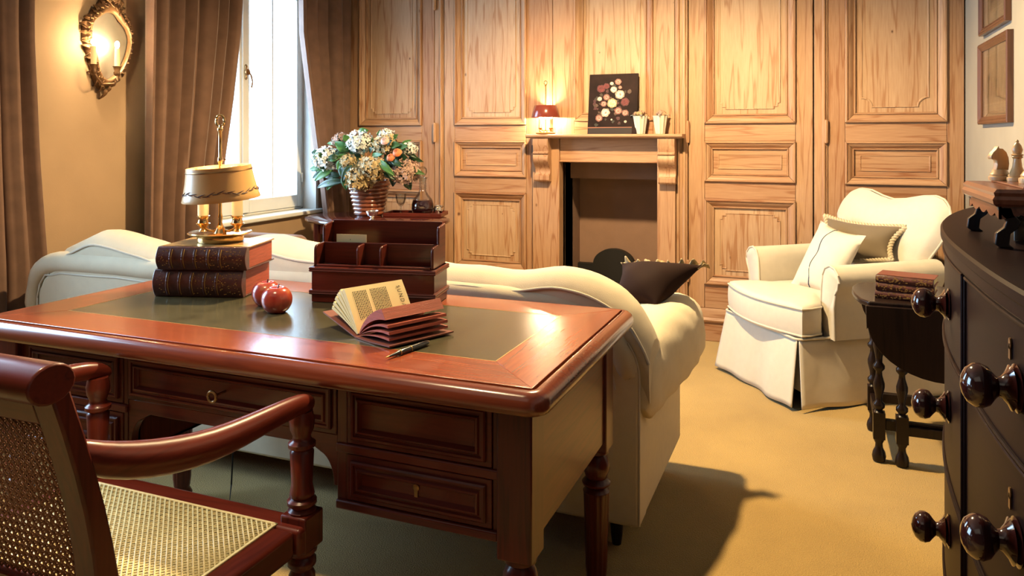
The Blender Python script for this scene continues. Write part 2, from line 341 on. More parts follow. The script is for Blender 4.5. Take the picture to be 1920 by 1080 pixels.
# ------------------------------------------------------------------ the room
XL, XR, YB, YF, ZC = -3.3, 0.756, 4.75, -1.4, 2.66
def S(name, g, mat, **kw): return obj(name, g, mat, kind='structure', **kw)
S('floor', G().box(XL-.3, XR+.1, YF-.1, YB+.5, -.08, 0), M['carpet'])
S('ceiling', G().box(XL-.3, XR+.1, YF-.1, YB+.3, ZC, ZC+.1), M['ceil'])
W1 = (3.28, 4.50, .735, 2.42); W2 = (0.72, 1.98, .735, 2.42)
g = G(); ys = [YF-.1, W2[0], W2[1], W1[0], W1[1], YB+.3]
for i in (0, 2, 4): g.box(XL-.25, XL, ys[i], ys[i+1], 0, ZC)
for wd in (W1, W2): g.box(XL-.25, XL, wd[0], wd[1], 0, wd[2]-.03); g.box(XL-.25, XL, wd[0], wd[1], wd[3], ZC)
S('wall_left', g, M['wall'])
S('wall_right', G().box(XR, XR+.1, YF-.1, YB+.3, 0, ZC), M['wall_r'])
S('wall_front', G().box(XL-.25, XR+.1, YF-.1, YF, 0, ZC), M['wall_f'])
FX0, FX1, FZ = -1.551, -.913, 1.08
S('wall_back', G().box(XL-.25, FX0, 4.79, 5.0, 0, ZC).box(FX1, XR+.1, 4.79, 5.0, 0, ZC).box(FX0, FX1, 4.79, 5.0, FZ, ZC), M['wall'])
S('baseboard_left', G().box(XL, XL+.015, YF, W2[0]-.1, 0, .14).box(XL, XL+.015, W2[1]+.3, 4.7, 0, .14), M['wall'], bevel=.004)
S('baseboard_right', G().box(XR-.015, XR, YF, 4.7, 0, .14), M['white'], bevel=.004)
# ---- windows
def window(name, wd):
    y0, y1, z0, z1 = wd; xs = XL-.13; r = struct(name, (xs, y0, z0))
    k = dict(bevel=.004)
    obj('window_frame', G().box(xs-.05, xs+.02, y0, y0+.03, z0, z1).box(xs-.05, xs+.02, y1-.03, y1, z0, z1).box(xs-.05, xs+.02, y0, y1, z1-.04, z1).box(xs-.05, xs+.02, y0, y1, z0, z0+.015), M['white'], r, **k)
    ym = (y0+y1)/2
    for a, b in ((y0+.032, ym-.001), (ym+.001, y1-.032)):
        zz0, zz1, st, br = z0+.017, z1-.042, .045, .085
        s = obj('casement', G().box(xs-.025, xs+.025, a, a+st, zz0, zz1).box(xs-.025, xs+.025, b-st, b, zz0, zz1).box(xs-.025, xs+.025, a+st, b-st, zz0, zz0+br)
            .box(xs-.025, xs+.025, a+st, b-st, zz1-.17, zz1-.10).box(xs-.025, xs+.025, a+st, b-st, zz1-.045, zz1), M['white'], r, **k)
        obj('window_pane', G().box(xs-.003, xs+.003, a+st-.004, b-st+.004, zz0+br-.004, zz1-.10), M['pane'], s)
        obj('glazing_bar', G().box(xs-.008, xs+.012, (a+b)/2-.007, (a+b)/2+.007, zz0+br, zz1-.17), M['white'], s, bevel=.003)
        for zh in (z0+.22, z1-.5):
            hy = b+.004 if b > ym+.1 else a-.004
            obj('hinge', G().lathe([(.001, -.035), (.007, -.03), (.007, .03), (.001, .035)], 10, (xs+.03, hy, zh)), M['white'], s)
    obj('window_cover_strip', G().box(xs+.022, xs+.036, ym-.028, ym+.028, z0+.02, z1-.05), M['white'], r, bevel=.006)
    b = obj('window_handle', G().tube([(xs+.04, ym+.0, 1.66), (xs+.055, ym+.0, 1.66)], .02, 12).tube([(xs+.055, ym, 1.66), (xs+.06, ym+.02, 1.64), (xs+.062, ym+.032, 1.60), (xs+.06, ym+.025, 1.56)], [.008, .006, .005, .006], 8)
        .lathe([(.002, -.05), (.011, -.04), (.006, -.02), (.009, 0), (.006, .02), (.011, .04), (.002, .05)], 12, (xs+.042, ym-.006, 1.66)), M['dkbrass'], r)
    obj('window_reveal', G().box(xs-.12, XL+.002, y0-.02, y0+.006, z0, z1).box(xs-.12, XL+.002, y1-.006, y1+.02, z0, z1).box(xs-.12, XL+.002, y0, y1, z1-.006, z1+.02), M['white'], r)
    obj('window_sill', G().box(xs-.10, XL+.035, y0-.05, y1+.05, z0-.03, z0), M['white'], r, bevel=.008)
window('window_1', W1); window('window_2', W2)
# ---- pine panelling: each door is a frame of stiles and rails around three raised panels in mitred mouldings
def wedge(a, b, c, d, prof):
    """a mitred length of moulding between outer corners a,b and inner corners d,c; prof = (inset 0..1, proud)"""
    R = []
    for t, q in prof:
        p0 = Vector(a).lerp(Vector(d), t); p1 = Vector(b).lerp(Vector(c), t)
        R.append([(p0[0], YB-q, p0[1]), (p1[0], YB-q, p1[1])])
    v = [Vector(p) for r in R for p in r]; n = len(R); f = [(2*i, 2*i+1, 2*i+3, 2*i+2) for i in range(n-1)]
    bk = [Vector((p.x, YB+.03, p.z)) for p in (v[0], v[1], v[2*n-1], v[2*n-2])]
    m = len(v); v += bk
    f += [(0, 1, m+1, m), (2*n-2, 2*n-1, m+2, m+3), (m, m+1, m+2, m+3), tuple([2*i for i in range(n)]+[m+3, m]), tuple([2*i+1 for i in range(n)]+[m+2, m+1])]
    return G().add(v, f)
MPROF = [(0, .0), (.0, .012), (.08, .016), (.2, .016), (.27, .008), (.36, .007), (.52, .001), (.70, -.010), (.80, -.014), (.83, -.008), (.93, -.008), (1, -.020)]
def panel(r, x0, x1, z0, z1, mw=.058, field='notch', grain='pine_p'):
    for (a, b, c, d, mt) in (((x0, z0), (x1, z0), (x1-mw, z0+mw), (x0+mw, z0+mw), 'pine_h'), ((x0, z1), (x1, z1), (x1-mw, z1-mw), (x0+mw, z1-mw), 'pine_h'),
                             ((x0, z0), (x0, z1), (x0+mw, z1-mw), (x0+mw, z0+mw), 'pine_v'), ((x1, z0), (x1, z1), (x1-mw, z1-mw), (x1-mw, z0+mw), 'pine_v')):
        e = .0012
        dx = Vector((b[0]-a[0], b[1]-a[1])).normalized()*e
        obj('moulding', wedge(Vector(a)+dx, Vector(b)-dx, Vector(c)-dx, Vector(d)+dx, MPROF), M[mt], r, ang=25)
    p = obj('panel', G().box(x0+mw-.006, x1-mw+.006, YB+.021, YB+.034, z0+mw-.006, z1-mw+.006), M[grain], r)
    ins = .028; X0, X1, Z0, Z1 = x0+mw+ins, x1-mw-ins, z0+mw+ins, z1-mw-ins
    k = .035
    if field == 'plain' or Z1-Z0 < .12: poly = [(X0, Z0), (X1, Z0), (X1, Z1), (X0, Z1)]
    elif field == 'notch':
        poly = [(X0+k, Z0), (X1-k, Z0), (X1-k, Z0+k*.4), (X1-k*.4, Z0+k*.4), (X1-k*.4, Z0+k), (X1, Z0+k), (X1, Z1-k), (X1-k*.4, Z1-k), (X1-k*.4, Z1-k*.4), (X1-k, Z1-k*.4), (X1-k, Z1), (X0+k, Z1), (X0+k, Z1-k*.4), (X0+k*.4, Z1-k*.4), (X0+k*.4, Z1-k), (X0, Z1-k), (X0, Z0+k), (X0+k*.4, Z0+k), (X0+k*.4, Z0+k*.4), (X0+k, Z0+k*.4)]
    else:
        poly = []; kk = k*1.5
        for cx, cz, a0 in ((X0, Z0, 90), (X1, Z0, 180), (X1, Z1, 270), (X0, Z1, 0)):
            for q in range(7):
                a = math.radians(a0-90*q/6); poly.append((cx+kk*math.cos(a), cz+kk*math.sin(a)))
    n = len(poly); cx = sum(p[0] for p in poly)/n; cz = sum(p[1] for p in poly)/n
    rr = [[(q[0], YB+.0215, q[1]) for q in poly], [(q[0], YB+.0165, q[1]) for q in poly], [(q[0]+(.004 if q[0] < cx else -.004), YB+.0165, q[1]+(.004 if q[1] < cz else -.004)) for q in poly], [(q[0]+(.007 if q[0] < cx else -.007), YB+.0195, q[1]+(.007 if q[1] < cz else -.007)) for q in poly]]
    obj('raised_field', G().rings(rr), M[grain], p, ang=15)
RAILS = [(.20, .345), (.868, .972), (1.218, 1.325), (2.47, 2.60)]
def door(name, xa, xb, xc, xd, fields=('notch', 'plain', 'notch'), hinge=None, low=True):
    r = struct(name, (xa, YB, 0))
    for a, b in ((xa, xb), (xc, xd)): obj('stile', G().box(a, b, YB, YB+.03, .20, 2.60), M['pine_v'], r, bevel=.0025)
    for i, (a, b) in enumerate(RAILS): obj('rail', G().box(xb+.0012, xc-.0012, YB, YB+.03, a, b), M['pine_h'], r, bevel=.0025)
    panel(r, xb, xc, .345, .868, field=fields[2]); panel(r, xb, xc, .972, 1.218, mw=.05, field='plain', grain='pine_h'); panel(r, xb, xc, 1.325, 2.47, field=fields[0])
    if hinge is not None:
        for z in (1.275, 2.2, .42): obj('hinge', G().lathe([(.002, -.070), (.010, -.066), (.0125, -.055), (.0125, .055), (.010, .066), (.002, .070)], 14, (hinge, YB-.012, z)), M['pine_v'], r)
wx = lambda p: WX(p, YB)
door('door_1', wx(640), wx(674), wx(791), wx(814), hinge=wx(816))
door('door_2', wx(833), wx(852.5), wx(987), wx(1036))
d2 = bpy.data.objects['door_2']; lx = wx(999); obj('latch_plate', G().box(lx-.007, lx+.005, YB-.004, YB+.001, 1.135, 1.19), M['iron'], d2, bevel=.001)
door('door_3', wx(1291), wx(1321), wx(1492), wx(1524), hinge=wx(1290))
door('door_4', wx(1553), wx(1584.5), wx(1776), wx(1808), ('scallop', 'plain', 'notch'), hinge=wx(1549))
def strip(name, xa, xb, z0=0.0, z1=2.6, rolls=1, y=YB):
    g = G().box(xa, xb, y, YB+.035, z0, z1); r = S(name, g, M['pine_v'], bevel=.003)
    n = rolls
    for i in range(n):
        c = lerp(xa, xb, (i+.5)/n) if n > 1 else lerp(xa, xb, .72)
        b = obj('bead', G().tube([(c, y-.001, z0+.01), (c, y-.001, z1-.002)], min(.011, (xb-xa)/n*.32), 10), M['pine_v'], r)
strip('trim_1', wx(815), wx(831.5)); strip('trim_2', wx(1266.5), wx(1290), rolls=2, y=YB-.02); strip('trim_3', wx(1526.5), wx(1552))
S('trim_4', G().box(XL, wx(639.5), YB, YB+.03, .0, 2.6), M['pine_v'], bevel=.003)
S('trim_5', G().box(XL, XR, YB-.03, YB+.035, 2.6, ZC), M['pine_h'], bevel=.01)
# overmantel panel of the chimney breast
xs = [wx(1037), wx(1077), wx(1225), wx(1265)]
r = struct('trim_6', (xs[0], YB, 1.25))
for a, b in ((xs[0], xs[1]), (xs[2], xs[3])): obj('stile', G().box(a, b, YB-.004, YB+.03, 1.25, 2.6), M['pine_v'], r, bevel=.0025)
for a, b in ((1.25, 1.345), (2.47, 2.6)): obj('rail', G().box(xs[1]+.0008, xs[2]-.0008, YB-.004, YB+.03, a, b), M['pine_h'], r, bevel=.0025)
panel(r, xs[1], xs[2], 1.345, 2.47, field='plain')
# baseboard of the panelling
FBX = wx(1000)
for i, (a, b) in enumerate(((XL, FBX-.002), (wx(1291), XR))):
    o = S('baseboard_back' if i == 0 else 'baseboard_back_right', G().box(a, b, YB-.006, YB+.03, 0, .12), M['pine_h'], bevel=.003)
    obj('cap_moulding', G().prism([(YB+.03, .12), (YB-.018, .12), (YB-.022, .13), (YB-.012, .145), (YB-.010, .185), (YB-.004, .199), (YB+.03, .199)], a, b, 'x'), M['pine_h'], o, ang=30)
# ---- fireplace
f = thing('fireplace', (-1.23, YB, 0), 'pine fireplace surround with corbelled mantel shelf and brown hearth', 'fireplace')
jl, jr = WX(1000, YB-.03), WX(1267, YB-.03)
yj = YB-.045
obj('jamb', G().box(jl, FX0, yj, YB+.08, 0, 1.235), M['pine_v'], f, bevel=.003)
obj('jamb', G().box(FX1, jr, yj, YB+.08, 0, 1.235), M['pine_v'], f, bevel=.003)
obj('lintel', G().box(FX0+.0005, FX1-.0005, yj+.012, YB+.08, FZ, 1.235), M['pine_h'], f, bevel=.003)
obj('lintel_bead', G().tube([(FX0, yj+.012, FZ+.006), (FX1, yj+.012, FZ+.006)], .006, 8), M['pine_h'], f)
for jx in (FX0, FX1): pass
obj('mantel_shelf', G().prism([(YB+.0, 1.236), (YB-.128, 1.236), (YB-.134, 1.243), (YB-.142, 1.247), (YB-.142, 1.258), (YB-.136, 1.262), (YB+.0, 1.262)], WX(985, YB-.14), WX(1279, YB-.14), 'x'), M['pine_h'], f, ang=30)
def corbel(xc):
    prof = [(yj+.001, 1.234), (yj-.080, 1.234), (yj-.082, 1.20), (yj-.070, 1.165), (yj-.064, 1.150), (yj-.078, 1.146), (yj-.078, 1.136), (yj-.068, 1.132)]
    for k in range(13):
        t = k/12; prof.append((yj-(.068-.030*smooth(t)+.016*math.sin(t*2*PI)), 1.132-t*.135))
    prof += [(yj-.052, .992), (yj-.052, .965), (yj-.044, .955), (yj+.001, .955)]
    obj('corbel', G().prism(prof, xc-.052, xc+.052, 'x'), M['pine_v'], f, ang=30, bevel=.002)
corbel(-1.655); corbel(-.845)
H = YB+.42
obj('firebox', G().box(FX0-.02, FX1+.02, H, H+.05, 0, FZ+.05).box(FX0-.05, FX0, YB+.081, H, 0, FZ+.05).box(FX1, FX1+.05, YB+.081, H, 0, FZ+.05).box(FX0-.05, FX1+.05, YB+.081, H+.05, FZ, FZ+.06)
    .box(FX0, FX1, YB+.20, H, .965, FZ), M['hearth'], f)
obj('hearthstone', G().box(FX0, FX1, YB+.0, H, 0, .02), M['iron'], f)
c = (P(1150, 500, y=H-.05).x); arch = [(c-.30, .02), (c+.30, .02), (c+.30, .40)]
zt = P(1150, 467, y=H-.05).z; hw = .145
for k in range(25):
    a = PI*k/24; arch.append((c+hw*math.cos(a), zt-hw*.75+hw*.75*math.sin(a)))
arch += [(c-.30, zt-hw*.75)]
arch[2] = (c+.30, zt-hw*.75)
obj('fire_arch', G().prism(arch, H-.05, H-.001, 'y'), M['iron'], f)
# ---- curtains on the left wall
def curtain(name, label, top, bot, n, amp, seed, z0=.02, z1=2.52, xw=-3.19, tie=None):
    rnd = random.Random(seed); ph = [rnd.uniform(-.5, .5) for _ in range(n*2+3)]; am = [rnd.uniform(.55, 1.1) for _ in range(n*2+3)]
    def fn(u, v):
        z = lerp(z1, z0, v)
        ya = interp(top, z); yb = interp(bot, z)
        s = u*n; i = int(min(s, n-1e-6)); fr = s-i
        d = amp*am[i]*math.cos(2*PI*fr)*(.75+.25*math.cos(v*3+ph[i]*4)) + amp*.22*math.sin(2*PI*(fr*2+ph[i])) 
        y = lerp(ya, yb, u)+ .018*math.sin(2*PI*fr)*am[i]
        return Vector((xw+d, y, z))
    o = obj(name, G().grid(n*14, 26, fn), M['velvet'], solid=.004, ang=80)
    return tag(o, label, 'curtain', 'brown velvet curtains')
Y = lambda px, py: P(px, py, x=-3.19).y
curtain('curtain', 'brown velvet curtain at the far left edge, beside the wall sconce', [(0, 1.93), (2.6, 1.93)],
        [(0.3, Y(80, 560)), (P(75, 500, x=-3.19).z, Y(78, 500)), (P(62, 300, x=-3.19).z, Y(61, 300)), (P(47, 60, x=-3.19).z, Y(47, 60)), (2.6, Y(46, 0))], 4, .07, 3)
curtain('curtain', 'brown velvet curtain between the wall sconce and the window', [(0, Y(268, 400)), (2.6, Y(272, 0))],
        [(0.4, Y(395, 450)), (P(398, 390, x=-3.19).z, Y(398, 390)), (P(412, 290, x=-3.19).z, Y(412, 290)), (P(425, 200, x=-3.19).z, Y(425, 200)), (P(440, 60, x=-3.19).z, Y(440, 60)), (2.6, Y(450, 0))], 6, .075, 5)
curtain('curtain', 'brown velvet curtain right of the window, against the pine panelling', [(0.4, Y(618, 400)), (P(600, 330, x=-3.19).z, Y(600, 330)), (P(588, 270, x=-3.19).z, Y(588, 270)), (P(571, 140, x=-3.19).z, Y(571, 140)), (P(560, 60, x=-3.19).z, Y(561, 60)), (2.6, Y(558, 0))],
        [(0, 4.70), (2.6, 4.70)], 4, .055, 11)
# ------------------------------------------------------------------ writing desk
def rrect(x0, x1, y0, y1, r, n=6):
    q = []
    for cx, cy, a0 in ((x1-r, y1-r, 0), (x0+r, y1-r, 90), (x0+r, y0+r, 180), (x1-r, y0+r, 270)):
        for k in range(n+1):
            a = math.radians(a0+90*k/n); q.append((cx+r*math.cos(a), cy+r*math.sin(a)))
    return q
DZ = .76; TX0, TX1, TY0, TY1 = -2.105, -.468, 1.328, 2.118
desk = thing('writing_desk', (-1.285, 1.72, 0), 'large mahogany writing desk with green leather top and turned fluted legs', 'desk')
prof = [(.045, .712), (.012, .712), (.004, .716), (.0, .726), (.001, .738), (.006, .749), (.015, .756), (.027, .7585), (.031, .757), (.033, .745), (.10, .745)]
obj('top_edge', G().rings([[(p[0], p[1], z) for p in rrect(TX0+i, TX1-i, TY0+i, TY1-i, max(.045-i, .012))] for i, z in prof]), M['rim'], desk, ang=50)
ix0, ix1, iy0, iy1 = -1.93, -.637, 1.50, 1.95
fx0, fx1, fy0, fy1 = TX0+.036, TX1-.036, TY0+.036, TY1-.036
def border(a, b, c, d, m):
    n = 4; v = [(*p, .744) for p in (a, b, c, d)]+[(*p, DZ) for p in (a, b, c, d)]
    obj('border_board', G().add(v, [(0,3,2,1),(4,5,6,7),(0,1,5,4),(1,2,6,5),(2,3,7,6),(3,0,4,7)]), M[m], desk, bevel=.0012)
e = .0003
border((fx0, fy0), (fx1, fy0), (ix1-e, iy0), (ix0+e, iy0), 'top_x'); border((fx1, fy1), (fx0, fy1), (ix0+e, iy1), (ix1-e, iy1), 'top_x')
border((fx0, fy1), (fx0, fy0), (ix0, iy0+e), (ix0, iy1-e), 'top_y'); border((fx1, fy0), (fx1, fy1), (ix1, iy1-e), (ix1, iy0+e), 'top_y')
lt = obj('leather_inset', G().box(ix0, ix1, iy0, iy1, .744, .7596), M['leather'], desk)
gg = G()
for q in (.0015,):
    for a, b, c, d in ((ix0, ix1, iy0, iy0+.0022), (ix0, ix1, iy1-.0022, iy1), (ix0, ix0+.0022, iy0, iy1), (ix1-.0022, ix1, iy0, iy1)): gg.box(a, b, c, d, .7590, .7600)
obj('gilt_line', gg, M['gold'], lt)
posts = [(-.59, 1.39), (-.59, 1.96), (-2.055, 1.39), (-2.055, 1.96)]
for x, y in posts:
    obj('corner_post', G().box(x, x+.075, y, y+.075, .40, .714), M['mah_z'], desk, bevel=.004)
    pr = [(.012, .0), (.026, .003), (.031, .014), (.034, .024), (.028, .036), (.024, .044), (.027, .052), (.027, .058), (.029, .075), (.0345, .275), (.036, .285), (.030, .292), (.0255, .297), (.0375, .303), (.039, .309), (.034, .315), (.027, .320), (.030, .326), (.0365, .345), (.036, .362), (.030, .376), (.024, .384), (.033, .390), (.033, .399), (.03, .401)]
    obj('leg', G().lathe(pr, 48, (x+.0375, y+.0375, 0), flute=(.066, .28, 12, .13)), M['mah_z'], desk, ang=50)
# aprons, pedestals, drawers
yf = 1.405
def moulded_drawer(x0, x1, z0, z1, key=True, knob=False, kx=None):
    d = obj('drawer', G().box(x0, x1, yf-.002, yf+.02, z0, z1).box(x0+.01, x1-.01, yf+.02, 1.9, z0+.01, z1-.012), M['mah_x'], desk, bevel=.002)
    m = .026; i0 = .012
    for (a, b, c, dd) in (((x0+i0, z0+i0), (x1-i0, z0+i0), (x1-i0-m, z0+i0+m), (x0+i0+m, z0+i0+m)), ((x0+i0, z1-i0), (x1-i0, z1-i0), (x1-i0-m, z1-i0-m), (x0+i0+m, z1-i0-m)),
                          ((x0+i0, z0+i0), (x0+i0, z1-i0), (x0+i0+m, z1-i0-m), (x0+i0+m, z0+i0+m)), ((x1-i0, z0+i0), (x1-i0, z1-i0), (x1-i0-m, z1-i0-m), (x1-i0-m, z0+i0+m))):
        g = G(); PRF = [(0, .002), (0, .008), (.12, .011), (.3, .011), (.36, .007), (.5, .0075), (.62, .012), (.78, .0125), (.85, .008), (1, .0025)]
        R = []
        for t, q in PRF:
            p0 = Vector(a).lerp(Vector(dd), t); p1 = Vector(b).lerp(Vector(c), t); R.append(((p0[0], yf-q, p0[1]), (p1[0], yf-q, p1[1])))
        g.rings([list(r) for r in R], close=False, cap=False)
        n = len(R); g.add([R[0][0], R[0][1], R[-1][1], R[-1][0]], [])
        obj('drawer_moulding', g, M['mah_x' if a[1] == b[1] else 'mah_z'], d, ang=30)
    xc = (x0+x1)/2 if kx is None else kx; zc = (z0+z1)/2
    if key:
        obj('escutcheon', G().lathe([(.001, 0), (.0075, .0005), (.0075, .003), (.004, .004), (.001, .004)], 16).xf(Matrix.Translation((xc, yf-.002, zc+.006)) @ Matrix.Rotation(PI/2, 4, 'X')).box(xc-.004, xc+.004, yf-.005, yf-.002, zc-.014, zc+.004), M['dkbrass'], d)
    if knob:
        obj('key', G().tube([(xc, yf-.001, zc), (xc, yf-.034, zc)], .003, 8).tube([(xc+.012*math.cos(a), yf-.040+.003*math.sin(a), zc-.004+.012*math.sin(a)) for a in [2*PI*k/16 for k in range(17)]], .0035, 8).lathe([(.001, 0), (.009, .001), (.008, .004), (.001, .005)], 14).xf(Matrix.Identity(4)) if False else
            G().tube([(xc, yf-.001, zc), (xc, yf-.034, zc)], .003, 8).tube([(xc+.012*math.cos(a), yf-.044, zc+.012*math.sin(a)) for a in [2*PI*k/16 for k in range(17)]], .0035, 8), M['dkbrass'], d)
for x0, x1 in ((-.975, -.59), (-1.98, -1.595)):
    s = 1 if x0 > -1.2 else -1
    ca = obj('pedestal', G().box(x0 if s > 0 else x1-.02, x0+.02 if s > 0 else x1, yf+.001, 2.03, .437, .714).box(min(x0, x1), max(x0, x1), 1.98, 2.03, .437, .714).box(x0, x1, yf+.012, 2.0, .437, .447).box(x0, x0+.026, yf, yf+.04, .437, .714).box(x1-.014, x1, yf, yf+.04, .437, .714), M['mah_z'], desk, bevel=.002)
    xa, xb = x0+.027, x1-.015
    obj('drawer_rail', G().box(x0, x1, yf-.006, yf+.03, .553, .573), M['mah_x'], desk, bevel=.003)
    obj('drawer_rail', G().box(x0, x1, yf-.008, yf+.03, .430, .450), M['mah_x'], desk, bevel=.004)
    obj('drawer_rail', G().box(x0, x1, yf-.004, yf+.03, .704, .714), M['mah_x'], desk, bevel=.002)
    moulded_drawer(xa, xb, .5745, .7035, key=False); moulded_drawer(xa, xb, .4515, .5515, key=True)
obj('drawer_rail', G().box(-1.595, -.975, yf-.004, yf+.03, .704, .714), M['mah_x'], desk, bevel=.002)
moulded_drawer(-1.594, -.976, .588, .7035, key=False, knob=True)
ap = [(-1.595, .587), (-.975, .587), (-.975, .475), (-.985, .475)]
ap += [(-1.03+.045*math.cos(a)-.0, .475+.07*math.sin(a)) for a in [PI/2*k/8 for k in range(1, 8)]]+[(-1.045, .556)]
ap += [(-1.525, .556)]+[(-1.54-.045*math.sin(a), .475+.07*math.cos(a)) for a in [PI/2*k/8 for k in range(1, 8)]]+[(-1.585, .475), (-1.595, .475)]
obj('apron', G().prism(ap, yf+.002, yf+.022, 'y'), M['mah_x'], desk, bevel=.0015)
for x in (-.585, -2.0): pass
obj('side_panel', G().box(-.545, -.522, 1.463, 1.962, .43, .714), M['mah_y'], desk, bevel=.002)
obj('side_panel', G().box(-2.048, -2.025, 1.463, 1.962, .43, .714), M['mah_y'], desk, bevel=.002)
obj('back_rail', G().box(-1.98, -.59, 2.0, 2.028, .60, .714), M['mah_x'], desk, bevel=.002)
# ------------------------------------------------------------------ cane armchair at the desk
ch = thing('desk_armchair', (-1.285, 1.06, 0), 'mahogany armchair with caned back and seat, facing the desk', 'chair')
cxl, cxr = -1.585, -.965
def cane(w, h, s=.0128, wd=.0026):
    """open six-way cane weave in the x-y plane from (0,0) to (w,h), clipped to its frame"""
    g = G()
    def rib(a, b, z, wdt):
        a = Vector((*a, z)); b = Vector((*b, z)); g.bar(a, b, wdt, .0009)
    nx = int(w/s); ny = int(h/s); sx = w/nx; sy = h/ny
    for i in range(nx+1):
        for d in (-.0019, .0019):
            x = min(w, max(0, i*sx+d)); rib((x, 0), (x, h), -.0009, wd*.75)
    for j in range(ny+1):
        for d in (-.0019, .0019):
            y = min(h, max(0, j*sy+d)); rib((0, y), (w, y), .0, wd*.75)
    for i in range(-ny, nx+1):
        for sg in (1, -1):
            pts = []
            # x = i*sx + t*sx, y = t*sy (or mirrored)
            t0, t1 = max(0, -i), min(ny, nx-i)
            if t1 <= t0: continue
            a = ((i+t0)*sx, t0*sy); b = ((i+t1)*sx, t1*sy)
            if sg < 0: a, b = (w-a[0], a[1]), (w-b[0], b[1])
            rib(a, b, .0010 if sg > 0 else .0019, wd)
    return g
# seat frame
SZ = .455; sy0, sy1 = .785, 1.305
fw = .058
obj('seat_rail', G().box(cxl-.01, cxr+.01, sy1-fw, sy1, SZ-.055, SZ), M['mah_x'], ch, bevel=.008, seg=3)
obj('seat_rail', G().box(cxl+.02, cxr-.02, sy0, sy0+fw, SZ-.055, SZ), M['mah_x'], ch, bevel=.008, seg=3)
for a, b in ((cxl, cxl+fw), (cxr-fw, cxr)):
    obj('seat_rail', G().box(a, b, sy0+fw*.5, sy1-fw-.0005, SZ-.055, SZ-.001), M['mah_y'], ch, bevel=.008, seg=3)
sw, sh = cxr-cxl-2*fw+.014, sy1-sy0-2*fw+.014
obj('seat_cane', cane(sw, sh, .0128, .0034).xf(Matrix.Translation((cxl+fw-.007, sy0+fw-.007, SZ-.001))), M['cane_l'], ch, kind='stuff', ang=180)
bd = G()
for a, b, c, d in ((cxl+fw-.009, cxr-fw+.009, sy0+fw-.009, sy0+fw-.003), (cxl+fw-.009, cxr-fw+.009, sy1-fw+.003, sy1-fw+.009), (cxl+fw-.009, cxl+fw-.003, sy0+fw-.009, sy1-fw+.009), (cxr-fw+.003, cxr-fw+.009, sy0+fw-.009, sy1-fw+.009)): bd.box(a, b, c, d, SZ-.002, SZ+.0025)
obj('cane_border', bd, M['cane_l'], ch, bevel=.0012)
# front legs with the arm supports above them
for x in (cxl+.02, cxr-.02):
    pr = [(.012, 0), (.017, .004), (.019, .02), (.014, .04), (.020, .06), (.0225, .08), (.027, .30), (.027, .34), (.021, .352), (.029, .362), (.029, .372), (.022, .38), (.031, .39), (.031, .398)]
    obj('front_leg', G().lathe(pr, 24, (x, 1.295, 0)), M['mah_z'], ch, ang=50)
    obj('leg_block', G().box(x-.031, x+.031, 1.264, 1.326, .397, .470), M['mah_z'], ch, bevel=.004)
    pr = [(.028, .469), (.029, .474), (.022, .480), (.030, .487), (.030, .494), (.022, .500), (.026, .506), (.024, .515), (.0215, .53), (.0245, .60), (.020, .606), (.028, .612), (.028, .620), (.020, .626), (.018, .635), (.024, .65), (.026, .668), (.022, .69)]
    pr = [(r, z if z < .5 else .5+(z-.5)*.93) for r, z in pr]
    obj('arm_support', G().lathe(pr, 24, (x, 1.295, 0)), M['mah_z'], ch, ang=50)
# raked back stiles, rails and caned panel
def back_pt(z): 
    t = (z-.42)/.50
    return .835-.105*t-.02*math.sin(PI*max(0, min(1, t)))*-1
for x in (cxl+.0, cxr-.046):
    R = []
    for k in range(15):
        z = .0 if k == 0 else lerp(.0, .89, k/14)
        y = back_pt(z) if z > .42 else .835-.10*((.42-z)/.42)**1.6
        wd = .046; dp = .030+.012*math.exp(-((z-.45)/.2)**2)
        R.append([(x, y-dp/2, z), (x+wd, y-dp/2, z), (x+wd, y+dp/2, z), (x, y+dp/2, z)])
    obj('back_stile', G().rings(R), M['mah_z'], ch, bevel=.004)
def backrail(z0, z1, dp=.026):
    y0, y1 = back_pt(z0), back_pt(z1)
    g = G().add([(cxl+.046, y0-dp/2, z0), (cxr-.046, y0-dp/2, z0), (cxr-.046, y0+dp/2, z0), (cxl+.046, y0+dp/2, z0), (cxl+.046, y1-dp/2, z1), (cxr-.046, y1-dp/2, z1), (cxr-.046, y1+dp/2, z1), (cxl+.046, y1+dp/2, z1)],
                [(0,3,2,1),(4,5,6,7),(0,1,5,4),(1,2,6,5),(2,3,7,6),(3,0,4,7)])
    obj('back_rail', g, M['mah_x'], ch, bevel=.004)
backrail(.515, .56); backrail(.835, .885)
zb0, zb1 = .56, .835
pa, pb = Vector((cxl+.046, back_pt(zb0), zb0)), Vector((cxl+.046, back_pt(zb1), zb1))
hh = (pb-pa).length; ex = Vector((1, 0, 0)); ey = (pb-pa).normalized(); ez = ex.cross(ey)
Mx = Matrix.Translation(pa-ex*.006-ey*.006) @ Matrix((ex, ey, ez)).transposed().to_4x4()
obj('back_cane', cane(cxr-cxl-.092+.012, hh+.012, .0135, .0032).xf(Mx), M['cane_d'], ch, kind='stuff', ang=180)
# scrolled top rail
R = []
for k in range(25):
    u = k/24; x = lerp(cxl-.004, cxr+.004, u); ring = []
    yc, zc = back_pt(.90)-.012+.0*u, .905
    for j in range(18):
        a = 2*PI*j/18; rx = .034 if True else 0; ring.append((x, yc+.036*math.cos(a), zc+.028*math.sin(a)))
    R.append(ring)
obj('top_rail', G().rings(R), M['mah_x'], ch, ang=50, bevel=.003)
